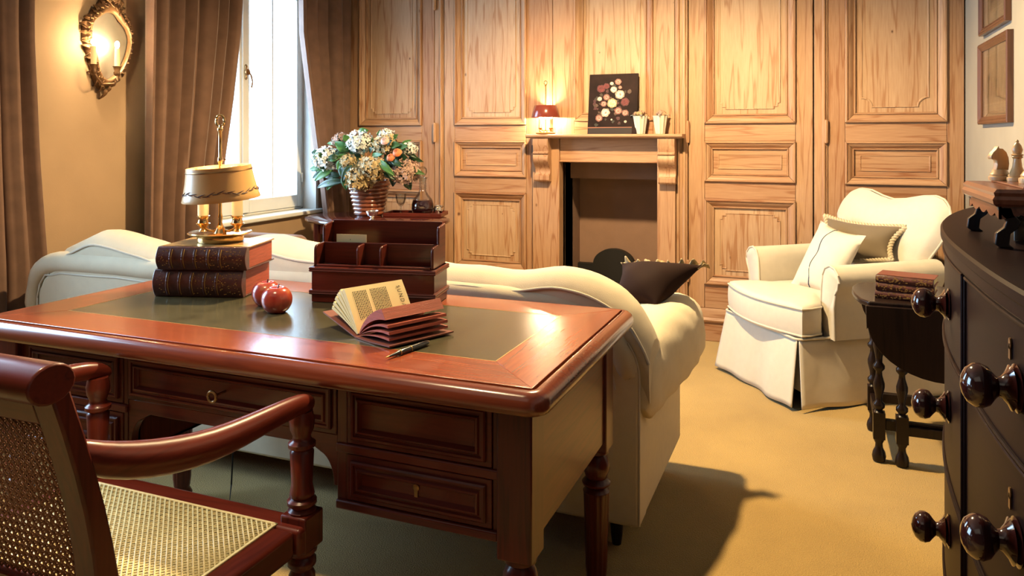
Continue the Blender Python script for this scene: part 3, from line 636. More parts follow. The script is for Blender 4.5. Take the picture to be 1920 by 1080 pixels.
# sweeping arms
for side, x0 in ((1, cxr-.022), (-1, cxl+.022)):
    tab = [(.765, .800, .016), (.80, .772, .024), (.86, .745, .028), (.94, .722, .029), (1.02, .708, .028), (1.10, .704, .026), (1.18, .703, .023), (1.25, .700, .021), (1.29, .694, .020), (1.318, .684, .016), (1.324, .674, .010)]
    R = []
    for i, (y, z, rr) in enumerate(tab):
        x = x0+side*.018*math.sin(PI*i/10)
        a0 = Vector((0, tab[min(i+1, 10)][0]-tab[max(i-1, 0)][0], tab[min(i+1, 10)][1]-tab[max(i-1, 0)][1])).normalized(); nz = Vector((0, -a0.z, a0.y))
        R.append([Vector((x+rr*.85*math.cos(2*PI*j/16), y, z))+nz*(rr*1.05*math.sin(2*PI*j/16)) for j in range(16)])
    obj('arm', G().rings(R), M['mah_y'], ch, ang=60, sub=1)
# ------------------------------------------------------------------ sofa seen from behind
sofa = thing('sofa', (-1.75, 2.58, 0), 'long cream sofa with rolled arms, its back against the desk', 'sofa')
SX0, SX1, SY0, SY1 = -3.02, -.475, 2.185, 2.95
obj('base', G().box(SX0+.04, SX1-.0, SY0, SY1-.04, .10, .46), M['cotton'], sofa, bevel=.018, seg=3)
for x in (SX0+.10, SX1-.09):
    for y in (SY0+.09, SY1-.12):
        obj('foot', G().lathe([(.014, 0), (.018, .03), (.022, .10), (.022, .11)], 16, (x, y, 0)), M['ebony'], sofa)
ztop = [(-2.93, .68), (-2.92, .745), (-2.90, .785), (-2.82, .822), (-2.70, .857), (-2.55, .852), (-2.43, .830), (-2.30, .805), (-2.15, .805), (-2.0, .858), (-1.87, .877), (-1.7, .870), (-1.4, .845), (-1.1, .815), (-.9, .822), (-.74, .835), (-.64, .825), (-.56, .785), (-.50, .725), (-.465, .665), (-.448, .625)]
zs = [(x, z) for x, z in ztop]
def zt_(x):  # smoothed top line of the back
    return sum(interp(zs, x+d)*wt for d, wt in ((-.03, .25), (0, .5), (.03, .25))) if -2.9 < x < -.55 else interp(zs, x)
R = []
xs_ = [lerp(SX0, -.448, (k/70)) for k in range(71)]
xs_ = [-2.93+(SX1+.027+2.93)*(0.5-0.5*math.cos(PI*k/80))*1.0 for k in range(81)]
for x in xs_:
    zt = zt_(x); z0 = min(.45, zt-.12) if x < -.55 and x > -2.9 else zt-.16
    t = .165; ya = SY0+.0; rnd_ = .035; ring = []
    ripple = .006*math.sin(x*9)+.004*math.sin(x*23)
    zt += ripple
    pts = [(ya+.012, z0), (ya+.004, lerp(z0, zt, .4)), (ya+.002, zt-.085), (ya+.004, zt-.058), (ya+.010, zt-.048), (ya+.018, zt-.038), (ya+.045, zt-.012), (ya+.085, zt), (ya+.125, zt-.004), (ya+.160, zt-.022), (ya+.185, zt-.06), (ya+.195, zt-.11), (ya+.195, z0)]
    R.append([(x, y, z) for y, z in pts])
obj('back', G().rings(R), M['cotton'], sofa, ang=60)
obj('back_piping', G().tube([(x, SY0+.003, zt_(x)+.006*math.sin(x*9)+.004*math.sin(x*23)-.052) for x in xs_[2:-1]], .0045, 8), M['piping'], sofa)
rp = [(-3.03, .50), (-3.03, .60), (-3.015, .655), (-2.985, .695), (-2.93, .722), (-2.85, .733)]+[(lerp(-2.7, -.8, k/12), .733+.004*math.sin(k*2)) for k in range(13)]+[(-.68, .715), (-.58, .67), (-.52, .60), (-.50, .52)]
ro = obj('back_roll', G().tube([(x, SY0+.028, z) for x, z in rp], [.046]*len(rp), 16), M['cotton'], sofa, ang=70, sub=1)
pp_ = [(x+(.046 if x < -2.98 else (.03 if x < -2.92 else 0))-(.046 if x > -.56 else 0), z-(.045 if x > -2.95 and x < -.56 else .02)) for x, z in rp]
obj('roll_piping', G().tube([(x, SY0-.001, z) for x, z in pp_], .004, 8), M['piping'], ro)
obj('back_panel', G().prism([(SX0+.05, .102), (SX1+.001, .102), (SX1+.001, .56), (SX1-.008, .60), (SX1-.03, .635), (-.56, .68), (-.7, .74), (-2.8, .76), (-2.95, .66), (SX0+.04, .6)], SY0-.002, SY0+.10, 'y'), M['cotton'], sofa, bevel=.012, seg=3)
obj('corner_piping', G().tube([(SX1-.001, SY0+.001, .11), (SX1-.001, SY0+.001, .55), (SX1-.012, SY0+.001, .60), (SX1-.035, SY0+.001, .64)], .003, 8), M['piping'], sofa)
def arm(side):
    X = SX1 if side > 0 else SX0
    R = []
    N = 26
    for i in range(N+1):
        v = i/N; y = lerp(SY0+.012, SY1, v); g_ = min(1, v/.75)
        # the roll swells from a pinched end at the back of the sofa to the full scroll in front
        bul = lerp(.045 if side > 0 else .08, .098, smooth(g_)); top = lerp(.60 if side > 0 else .672, .655 if side > 0 else .68, smooth(v/.6)); bot = lerp(.405, .40, g_)
        ends = 1.0
        if v < .06: ends = lerp(.55, 1, v/.06)
        if v > .95: ends = lerp(1, .8, (v-.95)/.05)
        ring = []
        zc = (top+bot)/2; hz = (top-bot)/2*ends
        for j in range(24):
            a = 2*PI*j/24; c, s_ = math.cos(a), math.sin(a)
            xx = (bul*ends if c > 0 else .22)*abs(c)**.8*(1 if c > 0 else -1)
            zz = zc+hz*abs(s_)**.75*(1 if s_ > 0 else -1)-(.02*c if c > 0 else 0)
            w_ = .003*math.sin(a*5+v*30)
            ring.append((X+side*(xx+w_-.005), y, zz))
        R.append(ring)
    o = obj('arm', G().rings(R), M['cotton'], sofa, ang=70)
arm(1); arm(-1)
for k in range(3):
    a = lerp(-2.80, -.70, k/3)+.004; b = lerp(-2.80, -.70, (k+1)/3)-.004
    obj('seat_cushion', G().rbox(a, b, SY0+.20, SY1+.0, .44, .57, .05, 5), M['cotton'], sofa, ang=60)
# ------------------------------------------------------------------ pillows
def pillow(name, c, thick, mat, label, edge=None, group=None, nu=18, pinch=.06, parent=None, wob=.0, cat='cushion'):
    """soft cushion spanning four corner points (bl, br, tr, tl)"""
    bl, br, tr, tl = [Vector(p) for p in c]; nrm = (br-bl).cross(tl-bl).normalized()
    cen = (bl+br+tr+tl)/4
    def pt(u, v, s):
        # pinched sides
        U = u+pinch*math.sin(PI*v)*(.5-u)*2*1.0*(abs(u-.5)*2)**2; V = v+pinch*math.sin(PI*u)*(.5-v)*2*(abs(v-.5)*2)**2
        p = bl.lerp(br, U).lerp(tl.lerp(tr, U), V)
        h = (max(0, math.sin(PI*u))*max(0, math.sin(PI*v)))**.55
        wv = wob*math.sin(u*11+v*5)*math.sin(v*9)
        return p+nrm*s*(thick/2*h+wv*h)
    g = G().grid(nu, nu, lambda u, v: pt(u, v, 1)); 
    g2 = G().grid(nu, nu, lambda u, v: pt(u, v, -1)); g.merge(g2)
    o = thing(name, cen, label, cat, group)
    b = obj('cushion_cover', weld(g), mat, o, ang=80)
    per = [pt(k/nu, 0, 0) for k in range(nu)]+[pt(1, k/nu, 0) for k in range(nu)]+[pt(1-k/nu, 1, 0) for k in range(nu)]+[pt(0, 1-k/nu, 0) for k in range(nu+1)]
    return o, per, pt, nrm
def weld(g):
    key = {}; idx = []; nv = []
    for p in g.v:
        k = (round(p.x, 5), round(p.y, 5), round(p.z, 5))
        if k not in key: key[k] = len(nv); nv.append(p)
        idx.append(key[k])
    h = G(); h.v = nv
    for f in g.f:
        q = []
        for i in f:
            if idx[i] not in q: q.append(idx[i])
        if len(q) > 2: h.f.append(tuple(q))
    return h
o, per, pt, nrm = pillow('velvet_cushion', (P(1150, 568, y=2.70), P(1230, 574, y=2.66), P(1322, 497, y=2.88), P(1166, 492, y=2.90)), .13, M['darkvel'], 'dark brown velvet cushion with lit-toned ruffled edge on the sofa arm', pinch=.05, wob=.004)
def ruffle(per, out, a, b, n, mat, parent):
    pts = per[a:b]; v = []; f = []; m = (len(pts)-1)*6
    cen = sum(per, Vector())/len(per)
    g = G()
    def fn(u, t):
        s = u*(len(pts)-1); i = min(int(s), len(pts)-2); p = pts[i].lerp(pts[i+1], s-i); d = (p-cen).normalized()
        wv = math.sin(u*n*2*PI)+.5*math.sin(u*n*3.7*PI+1)
        return p+d*(t*out*(1+.35*math.sin(u*n*4.1)))+nrm*(.016*t*wv)-d*.004
    return obj('ruffle', g.grid(m, 4, fn), mat, parent, solid=.003, ang=80)
ruffle(per, .022, 34, 55, 9, M['ruffle_lit'], o)
# ------------------------------------------------------------------ slipcovered armchair by the fireplace
def L2W(c, rz): return Matrix.Translation(c) @ Matrix.Rotation(rz, 4, 'Z')
ARZ = math.radians(-54); AC = (.055, 4.185, 0)
ac = thing('armchair', AC, 'cream slipcovered armchair with skirt, in the corner by the panelling', 'armchair', rz=ARZ, world=False)
aw, ad = .305, .38     # half width, half depth of the skirted base
obj('seat_frame', G().box(-aw+.02, aw-.02, -ad+.03, ad-.02, .06, .315), M['linen'], ac, bevel=.01)
def skirt(name, ax, s, w0, seed, lab=None):
    rnd = random.Random(seed); ph = rnd.uniform(0, 6)
    def fn(u, v):
        z = lerp(.316, .012+.006*math.sin(u*7+ph), v); fl = .010+.04*v; t = lerp(-w0-.005-.022*v, w0+.005+.022*v, u)
        wv = (.012*math.sin(u*8+ph)+.008*math.sin(u*17+2*ph))*v+ (.02*v*v if .4 < u < .6 else 0)*0
        d = fl+wv
        return Vector((t, s*(ad+d), z)) if ax == 'y' else Vector((s*(aw+d), t*1.0, z))
    return obj(name, G().grid(36, 14, fn), M['linen'], ac, solid=.005, ang=80)
skirt('skirt_panel', 'y', -1, aw, 1); skirt('skirt_panel', 'y', 1, aw, 2); skirt('skirt_panel', 'x', 1, ad, 3); skirt('skirt_panel', 'x', -1, ad, 4)
pp = rrect(-aw-.016, aw+.016, -ad-.016, ad+.016, .03)
obj('skirt_piping', G().tube([(*p, .318) for p in pp+pp[:1]], .006, 8, cap=False), M['piping'], ac)
# T-shaped seat cushion with a bowed front
def seat_outline(k):
    pts = [(-.255, .20), (.255, .20), (.255, -.20), (.27, -.235), (.305, -.26), (.325, -.33)]
    n = 10
    for i in range(n+1):
        t = i/n; pts.append((lerp(.325, -.325, t), -.375-.065*math.sin(PI*t)))
    return pts+[(-.325, -.33), (-.305, -.26), (-.27, -.235), (-.255, -.20)]
so = seat_outline(0); R = []
cx_, cy_ = 0, -.1
for k in range(9):
    a = PI*k/8; z = .394-.080*math.cos(a)*1.0; q = .92+.08*max(0, math.sin(a))**.45
    R.append([(cx_+(x-cx_)*q, cy_+(y-cy_)*q, z) for x, y in so])
R2 = [[(cx_+(x-cx_)*.45, cy_+(y-cy_)*.45, .486) for x, y in so]]
obj('seat_cushion', G().rings(R+[[(cx_+(x-cx_)*.8, cy_+(y-cy_)*.8, .480) for x, y in so]]+R2), M['linen'], ac, ang=60)
for z in (.333, .455):
    obj('cushion_piping', G().tube([(cx_+(x-cx_)*.995, cy_+(y-cy_)*.995, z) for x, y in so+so[:1]], .005, 8, cap=False), M['piping'], ac)
for s in (1, -1):
    # arm: rolled top on an upright, rounded scroll in front
    def sec(y, sc, drop):
        q = [(x+.025, z) for x, z in [(.225, .312), (.232, .46), (.238, .55), (.245, .60), (.262, .635), (.295, .650), (.33, .640), (.355, .612), (.360, .58), (.348, .55), (.332, .52), (.326, .46), (.330, .312)]]
        cx0 = .31
        return [(s*(cx0+(x-cx0)*sc), y, .34+(z-.34)*(1-drop)) for x, z in q]
    R = [sec(-.228, .93, .008), sec(-.221, 1, 0)]+[sec(lerp(-.213, .36, k/14), 1+.01*math.sin(k*1.7), -.03*(k/14)**1.5) for k in range(15)]
    a = obj('arm', G().rings(R), M['linen'], ac, ang=60)
    q = sec(-.227, .985, .001)
    obj('arm_piping', G().tube(q, .0055, 8), M['piping'], a)
# camel back, raked
def bz(x):
    u = (x+.40)/.80
    return interp([(0, .86), (.03, .90), (.08, .935), (.16, .957), (.27, .955), (.40, .93), (.50, .918), (.60, .925), (.75, .948), (.86, .955), (.93, .94), (.97, .915), (1, .875)], u)
def bwid(v): return interp([(0, .70), (.35, .74), (.55, .78), (.72, .93), (.85, 1.0), (1, 1.0)], v)
def bpt(u, v, s):
    x0 = lerp(-.385, .385, u); zt = bz(x0*.40/.385); z = lerp(.36, zt, v); x = x0*bwid(v)
    ed = (max(0, math.sin(PI*min(max(u, 0), 1))))**.35*max(0, 1-max(0, v-.86)/.14*.98)**.5
    th = .085*ed
    yc = .265+.14*(z-.36)/.6
    y = yc-th*(1.0 if s < 0 else -.6)
    return Vector((x, y, z))
gb = G().grid(40, 26, lambda u, v: bpt(u, v, -1)); gb.merge(G().grid(40, 26, lambda u, v: bpt(u, v, 1)))
bk = obj('back', weld(gb), M['linen'], ac, ang=70)
obj('back_piping', G().tube([bpt(0, v/12, 0) for v in range(5, 13)]+[bpt(u/40, 1, 0) for u in range(1, 41)]+[bpt(1, 1-v/12, 0) for v in range(0, 8)], .006, 8), M['piping'], bk)
ML = L2W(AC, ARZ)
def aw_(x, y, z): return ML @ Vector((x, y, z))
# cushions on the armchair
o, per, pt, nrm = pillow('taupe_cushion', (P(1528, 505, y=4.36), P(1672, 487, y=4.13), P(1702, 425, y=4.20), P(1547, 404, y=4.47)), .15, M['taupe'], 'taupe cushion with twisted cream rope edge against the armchair back', pinch=.10, wob=.006)
g = G()
L = 0; acc = []
for a, b in zip(per, per[1:]): acc.append(L); L += (b-a).length
acc.append(L)
for strand in (0, PI):
    pts = []
    for k in range(520):
        s = L*k/519; i = max(j for j in range(len(acc)) if acc[j] <= s+1e-9); i = min(i, len(per)-2)
        p = per[i].lerp(per[i+1], (s-acc[i])/max(1e-6, acc[i+1]-acc[i])); t = (per[i+1]-per[i]).normalized(); b = t.cross(nrm)
        an = s/.034*2*PI+strand; pts.append(p+(nrm*math.cos(an)+b*math.sin(an))*.0065)
    g.tube(pts, .0075, 6)
obj('rope_trim', g, M['rope'], o)
o, per, pt, nrm = pillow('white_cushion', (P(1481, 535, y=4.19), P(1566, 562, y=3.97), P(1624, 442, y=4.03), P(1539, 413, y=4.31)), .13, M['linen'], 'white linen cushion with one thin dark stripe, leaning on armchair seat', pinch=.06, wob=.004)
obj('stripe', G().tube([pt(.42+.02*math.sin(k*.5), k/30, 1)+nrm*.0005 for k in range(31)], .0032, 6, flat=.4), M['blue'], o)
# ------------------------------------------------------------------ drop-leaf gateleg table
gt = thing('gateleg_table', (.45, 3.38, 0), 'small near-black gateleg table with dropped leaf and turned legs', 'table')
GZ = .62
tp = [(.70, 3.16), (.70, 3.60)]
tpts = [(.185, 3.17), (.70, 3.17), (.70, 3.60), (.205, 3.60), (.165, 3.56), (.142, 3.48), (.137, 3.40), (.142, 3.31), (.158, 3.22)]
obj('top', G().prism(tpts, GZ-.022, GZ, 'z'), M['ebony'], gt, bevel=.006, seg=3)
lf = [(.175, GZ-.012), (.712, GZ-.012), (.712, GZ-.10)]+[(.445+.267*math.cos(a), GZ-.06-.215*math.sin(a)) for a in [PI*k/20 for k in range(1, 20)]]+[(.178, GZ-.10)]
obj('drop_leaf', G().prism(lf, 3.142, 3.162, 'y'), M['ebony'], gt, bevel=.004)
lf2 = lf
obj('drop_leaf', G().prism(lf2, 3.604, 3.624, 'y'), M['ebony'], gt, bevel=.004)
def gleg(x, y, ztop=.595):
    pr = [(.010, 0), (.022, .004), (.025, .022), (.022, .038), (.014, .055), (.013, .070), (.020, .085), (.021, .09)]
    g = G().lathe(pr, 16, (x, y, 0)).box(x-.021, x+.021, y-.021, y+.021, .09, .19)
    pr = [(.020, .19), (.012, .198), (.021, .21), (.021, .222), (.012, .232), (.013, .25), (.0205, .285), (.0205, .30), (.012, .33), (.011, .345), (.021, .357), (.021, .368), (.012, .38), (.013, .40), (.021, .44), (.020, .455), (.012, .475), (.020, .49), (.021, .50)]
    g.lathe(pr, 16, (x, y, 0)).box(x-.021, x+.021, y-.021, y+.021, .50, ztop)
    return obj('leg', g, M['ebony'], gt, ang=45)
for x, y in ((.225, 3.225), (.66, 3.225), (.225, 3.555), (.66, 3.555)): gleg(x, y)
o = gleg(.302, 3.205)
for za, zb in ((.12, .155), (.53, .57)): obj('gate_rail', G().box(.32, .60, 3.193, 3.217, za, zb), M['ebony'], gt, bevel=.003)
for y in (3.225, 3.555):
    obj('stretcher', G().box(.246, .64, y-.013, y+.013, .125, .165), M['ebony'], gt, bevel=.003)
    obj('frieze', G().box(.246, .64, y-.010, y+.010, .52, .597), M['ebony'], gt, bevel=.003)
for x in (.225, .66):
    obj('stretcher', G().box(x-.013, x+.013, 3.246, 3.534, .125, .165), M['ebony'], gt, bevel=.003)
    obj('frieze', G().box(x-.010, x+.010, 3.246, 3.534, .52, .597), M['ebony'], gt, bevel=.003)
# ------------------------------------------------------------------ bow-fronted chest on the right
def fx(y): return .243+.17*(abs(y-1.47))**2.5
CY0, CY1, CH = .44, 2.50, 1.045
chest = thing('bow_front_chest', (.55, 1.4, 0), 'dark polished mahogany bow-front chest with round wooden knobs, against right wall', 'chest')
ysq = [lerp(CY0, CY1, k/64) for k in range(65)]
def slab(name, z0, z1, out, mat, par=chest, prof=None, ya=CY0, yb=CY1, n=64):
    prof = prof or [(0, z0), (0, z1)]
    yy = [lerp(ya, yb, k/n) for k in range(n+1)]
    R = [[(min(fx(y)-out+i, .74), y, z) for y in yy]+[(.745, yb, z), (.745, ya, z)] for i, z in prof]
    return obj(name, G().rings(R), M[mat], par, ang=30)
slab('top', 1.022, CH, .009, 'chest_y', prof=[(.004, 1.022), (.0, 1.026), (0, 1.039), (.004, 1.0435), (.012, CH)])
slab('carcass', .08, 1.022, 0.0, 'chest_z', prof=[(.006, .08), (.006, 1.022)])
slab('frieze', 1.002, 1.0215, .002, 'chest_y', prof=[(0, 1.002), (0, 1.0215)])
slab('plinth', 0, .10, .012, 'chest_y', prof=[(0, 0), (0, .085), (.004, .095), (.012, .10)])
def bead(z, out=.003, r=.0035, ya=CY0+.01, yb=CY1-.02):
    return obj('cock_bead', G().tube([(fx(lerp(ya, yb, k/60))-out+.004, lerp(ya, yb, k/60), z) for k in range(61)], r, 8), M['chest_y'], chest)
bead(1.0005)
rows = [(.812, .996, .907), (.560, .804, .703), (.315, .552, .455), (.115, .307, .21)]
kn = [(.001, .0), (.030, .0), (.032, .004), (.026, .007), (.022, .009), (.030, .012), (.022, .017), (.014, .026), (.013, .032), (.018, .038), (.026, .046), (.0295, .057), (.0285, .068), (.022, .079), (.012, .0855), (.001, .088)]
def cfront(z0, z1, zc, ya, yb, knobs, key=None):
    ya += .004; yb -= .004; n = 30
    yy = [lerp(ya, yb, k/n) for k in range(n+1)]
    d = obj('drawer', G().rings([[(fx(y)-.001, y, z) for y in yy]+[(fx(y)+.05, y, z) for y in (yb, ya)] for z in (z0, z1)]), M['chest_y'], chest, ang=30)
    loop = [(fx(y)-.002, y, z0) for y in yy]+[(fx(yb)-.002, yb, lerp(z0, z1, k/6)) for k in range(7)]+[(fx(y)-.002, y, z1) for y in yy[::-1]]+[(fx(ya)-.002, ya, lerp(z1, z0, k/6)) for k in range(7)]
    obj('cock_bead', G().tube(loop, .0035, 8), M['chest_y'], d)
    for ky in knobs:
        sl = (fx(ky+.01)-fx(ky-.01))/.02; an = math.atan2(-sl, 1)*-1
        dirv = Vector((-1, sl, 0)).normalized(); q = Vector((0, 0, 1)).rotation_difference(dirv).to_matrix().to_4x4()
        obj('knob', G().lathe([(r_, z_*.78) for r_, z_ in kn], 28).xf(Matrix.Translation((fx(ky)-.0005, ky, zc)) @ q), M['knob'], d, ang=50)
    if key:
        x = fx(key)-.0015
        obj('escutcheon', G().prism([(key+.006*math.cos(a), zc+.052+.008*math.sin(a)) for a in [2*PI*k/14 for k in range(14)]], x-.002, x, 'x').prism([(key-.005, zc+.031), (key+.005, zc+.031), (key+.003, zc+.052), (key-.003, zc+.052)], x-.002, x, 'x'), M['dkbrass'], d)
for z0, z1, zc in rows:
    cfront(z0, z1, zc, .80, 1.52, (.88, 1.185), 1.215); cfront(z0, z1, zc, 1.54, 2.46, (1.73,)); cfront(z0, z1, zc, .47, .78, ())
# ------------------------------------------------------------------ brown armchair under the left curtain, oval table by the window
bc = thing('tub_chair', (-2.74, 3.45, 0), 'low brown velvet chair, only its flat top showing behind the sofa', 'chair')
obj('seat', G().rbox(-3.08, -2.42, 3.15, 3.78, .12, .43, .06), M['velvet'], bc, ang=60)
obj('back', G().rbox(-3.1, -2.40, 3.08, 3.24, .12, .745, .05), M['velvet'], bc, ang=60)
for a, b in ((-3.12, -3.0), (-2.50, -2.38)): obj('arm', G().rbox(a, b, 3.16, 3.75, .12, .60, .05), M['velvet'], bc, ang=60)
for x in (-3.04, -2.46):
    for y in (3.16, 3.70): obj('leg', G().lathe([(.014, 0), (.02, .13)], 12, (x, y, 0)), M['ebony'], bc)
ov = thing('oval_table', (-2.66, 4.27, 0), 'oval dark mahogany table by the window carrying flowers and decanter', 'table')
OZ = .722
def ell(rx, ry, z, n=64): return [(-2.66+rx*math.cos(2*PI*k/n), 4.27+ry*math.sin(2*PI*k/n), z) for k in range(n)]
obj('top', G().rings([ell(.48, .315, OZ-.03), ell(.50, .335, OZ-.026), ell(.508, .343, OZ-.016), ell(.505, .34, OZ-.006), ell(.49, .325, OZ-.003), ell(.485, .32, OZ)]), M['mah_gloss'], ov, ang=40)
obj('frieze', G().rings([ell(.43, .27, OZ-.10), ell(.43, .27, OZ-.029)]), M['mah_x'], ov)
for a in (35, 145, 215, 325):
    x, y = -2.66+.40*math.cos(math.radians(a))*1.0, 4.27+.25*math.sin(math.radians(a))/abs(math.sin(math.radians(35)))*.75
    obj('leg', G().lathe([(.010, 0), (.014, .03), (.012, .05), (.017, .3), (.020, .58), (.024, .60), (.022, OZ-.03)], 16, (x, y, 0)), M['mah_z'], ov)
# ------------------------------------------------------------------ things on the desk
def Rz(a): return Matrix.Rotation(a, 4, 'Z')
def big_book(loc, rz, w, d, t, label, lab2):
    """a thick volume lying flat, spine (raised bands, gilt lines) towards -y"""
    b = thing('book', loc, label, 'book', 'leather volumes under the lamp', rz=rz, world=False)
    n = 10; x0, x1 = -w/2, w/2
    sp = [(-d/2+.012-.016*math.sin(PI*k/n), t*k/n) for k in range(n+1)]
    obj('spine', G().prism([(y, z) for y, z in sp]+[(-d/2+.03, t), (-d/2+.03, 0)], x0, x1, 'x'), M['hide'], b, bevel=.002, ang=50)
    for z in (0, t-.005): obj('cover_board', G().box(x0, x1, -d/2+.016, d/2, z, z+.005), M['hidecover' if z else 'hide'], b, bevel=.002)
    obj('page_block', G().box(x0+.006, x1-.006, -d/2+.015, d/2-.008, .0052, t-.0052), M['pages_r'], b)
    for k in range(5):
        x = lerp(x0, x1, (.165, .30, .435, .58, .715)[k])
        sb = obj('raised_band', G().tube([(x, y-.001, z) for y, z in sp[1:-1]], .0035, 8), M['hide'], b)
        obj('gilt_line', G().tube([(x+.004, y-.0014, z) for y, z in sp[1:-1]], .0013, 6), M['gold'], sb)
    rnd = random.Random(lab2); g = G()
    for k in range(105):     # gilt tooling between the bands
        q = rnd.choice((0, 3, 4, 5, 5, 5)); xa, xb = [(.03, .15), (.18, .29), (.32, .42), (.45, .57), (.60, .70), (.74, .98)][q]
        x = lerp(x0, x1, rnd.uniform(xa, xb)); zz = rnd.uniform(.12, .9); y = -d/2+.012-.016*math.sin(PI*zz)-.0004; s_ = rnd.uniform(.0008, .002)
        g.box(x-s_, x+s_, y-.0006, y+.001, t*zz-s_*.6, t*zz+s_*.6)
    obj('gilt_tooling', g, M['gold'], b, kind='stuff')
    return b
rb = math.radians(17)
def at_corner(px, py, z, w, d, rz):  # centre of a box whose front left bottom corner is seen at this pixel
    c = P(px, py, z=z); v = Rz(rz) @ Vector((w/2, d/2, 0)); return (c.x+v.x, c.y+v.y, z)
big_book(at_corner(286, 557, DZ, .278, .225, rb), rb, .278, .225, .082, 'thick brown leather book with gilt spine, lying directly on the desk', 1)
big_book(at_corner(292, 507, DZ+.0825, .276, .225, rb+.01), rb+.01, .276, .225, .070, 'leather book with tan cover lying on top, carrying the lamp', 2)
# brass lamp with two candles under a cream shade
lz = DZ+.0825+.0705; lc = P(413, 445, z=lz+.012); lc.z = lz
lamp = thing('desk_lamp', lc, 'brass two-candle lamp with cream tole shade standing on stacked books', 'lamp', world=False)
obj('base', G().lathe([(.001, 0), (.068, 0), (.070, .004), (.070, .016), (.074, .019), (.092, .024), (.097, .028), (.094, .031), (.078, .027), (.06, .024), (.02, .026), (.014, .04), (.009, .05), (.001, .052)], 48), M['brass'], lamp, ang=50)
obj('stem', G().lathe([(.009, .045), (.006, .06), (.0075, .075), (.0048, .09), (.0048, .245), (.008, .25), (.008, .262), (.0055, .266), (.0055, .345), (.009, .35), (.009, .356), (.005, .36), (.001, .361)], 16), M['brass'], lamp, ang=50)
obj('finial_ring', G().tube([(.0, .0, .382)]+[] if False else [(.013*math.sin(a)*CP, .013*math.sin(a)*SP, .380-.018*math.cos(a)) for a in [2*PI*k/20 for k in range(21)]], .0038, 8, cap=False).tube([(0, 0, .356), (0, 0, .366)], .005, 8), M['brass'], lamp)
obj('set_screw', G().tube([(0, 0, .256), (.018, -.004, .258)], .0022, 6).lathe([(.001, -.004), (.005, -.002), (.005, .002), (.001, .004)], 10, (.021, -.005, .258)), M['dkbrass'], lamp)
RV = cam.rotation_euler.to_matrix() @ Vector((1, 0, 0))
for s in (-1, 1):
    off = Vector((RV.x, RV.y, 0))*(.054*s)
    a = obj('candle_arm', G().tube([(off.x*t, off.y*t, .042+.012*math.sin(t*PI)*-1+.004*t) for t in [k/8 for k in range(9)]], .004, 8).lathe([(.004, .028), (.014, .032), (.008, .04), (.015, .05), (.022, .056), (.017, .058), (.014, .07), (.017, .078), (.021, .08), (.016, .082)], 18, (off.x, off.y, 0)), M['brass'], lamp, ang=50)
    obj('candle', G().lathe([(.001, .079), (.0165, .079), (.0165, .172), (.005, .174), (.001, .174)], 20, (off.x, off.y, 0)), M['candle'], a, ang=50)
    obj('bulb', G().ball((off.x, off.y, .190), .010, (1, 1, 1.6)), M['bulb'], a)
    light('desk_lamp_bulb', 'POINT', (lc.x+off.x, lc.y+off.y, lz+.190), 10, WARM, shadow_soft_size=.012)
tilt = Matrix.Translation((0, 0, .185)) @ Matrix.Rotation(math.radians(4.5), 4, RV) @ Matrix.Rotation(math.radians(-4), 4, 'Y') @ Matrix.Translation((0, 0, -.185))
sh = obj('lamp_shade', G().lathe([(.117, .132), (.118, .134), (.113, .150), (.104, .19), (.099, .222), (.098, .236), (.0955, .236), (.0965, .222), (.1015, .19), (.1105, .150), (.115, .133)], 56, cap=False).xf(tilt), M['shade_c'], lamp, ang=50)
obj('shade_band', G().lathe([(.0995, .221), (.1005, .223), (.0993, .226)], 56, cap=False).xf(tilt), M['dkbrass'], sh)
obj('shade_spider', G().bar((-.097, 0, .228), (.097, 0, .228), .004, .002).bar((0, -.097, .228), (0, .097, .228), .004, .002).xf(tilt), M['brass'], sh)
g = G()
for k in range(48):
    a = 2*PI*k/48; z = .158+.004*math.sin(a*6)
    p = Vector((math.cos(a), math.sin(a), 0)); r_ = lerp(.1135, .104, (z-.15)/.04)+.0006
    a2 = a+2*PI/48*1.6; z2 = .158+.004*math.sin(a2*6)+(.007 if k % 2 else -.003); r2 = lerp(.1135, .104, (z2-.15)/.04)+.0008
    g.tube([(p.x*r_, p.y*r_, z), (math.cos((a+a2)/2)*(r_+r2)/2*1.004, math.sin((a+a2)/2)*(r_+r2)/2*1.004, (z+z2)/2), (math.cos(a2)*r2, math.sin(a2)*r2, z2)], [.0012, .0016, .0004], 5)
obj('painted_garland', g.xf(tilt), M['hide'], sh, kind='stuff')
# lamp flex hanging behind the desk
tag(obj('lamp_cable', G().tube([(-1.80, 2.02, .766), (-1.86, 2.10, .764), (-1.90, 2.135, .74), (-1.915, 2.14, .5), (-1.90, 2.12, .25), (-1.86, 2.06, .05), (-1.80, 1.98, .006), (-2.3, 1.9, .006)], .0028, 6), M['cable']), 'thin black lamp cable hanging down behind the desk legs', 'cable')
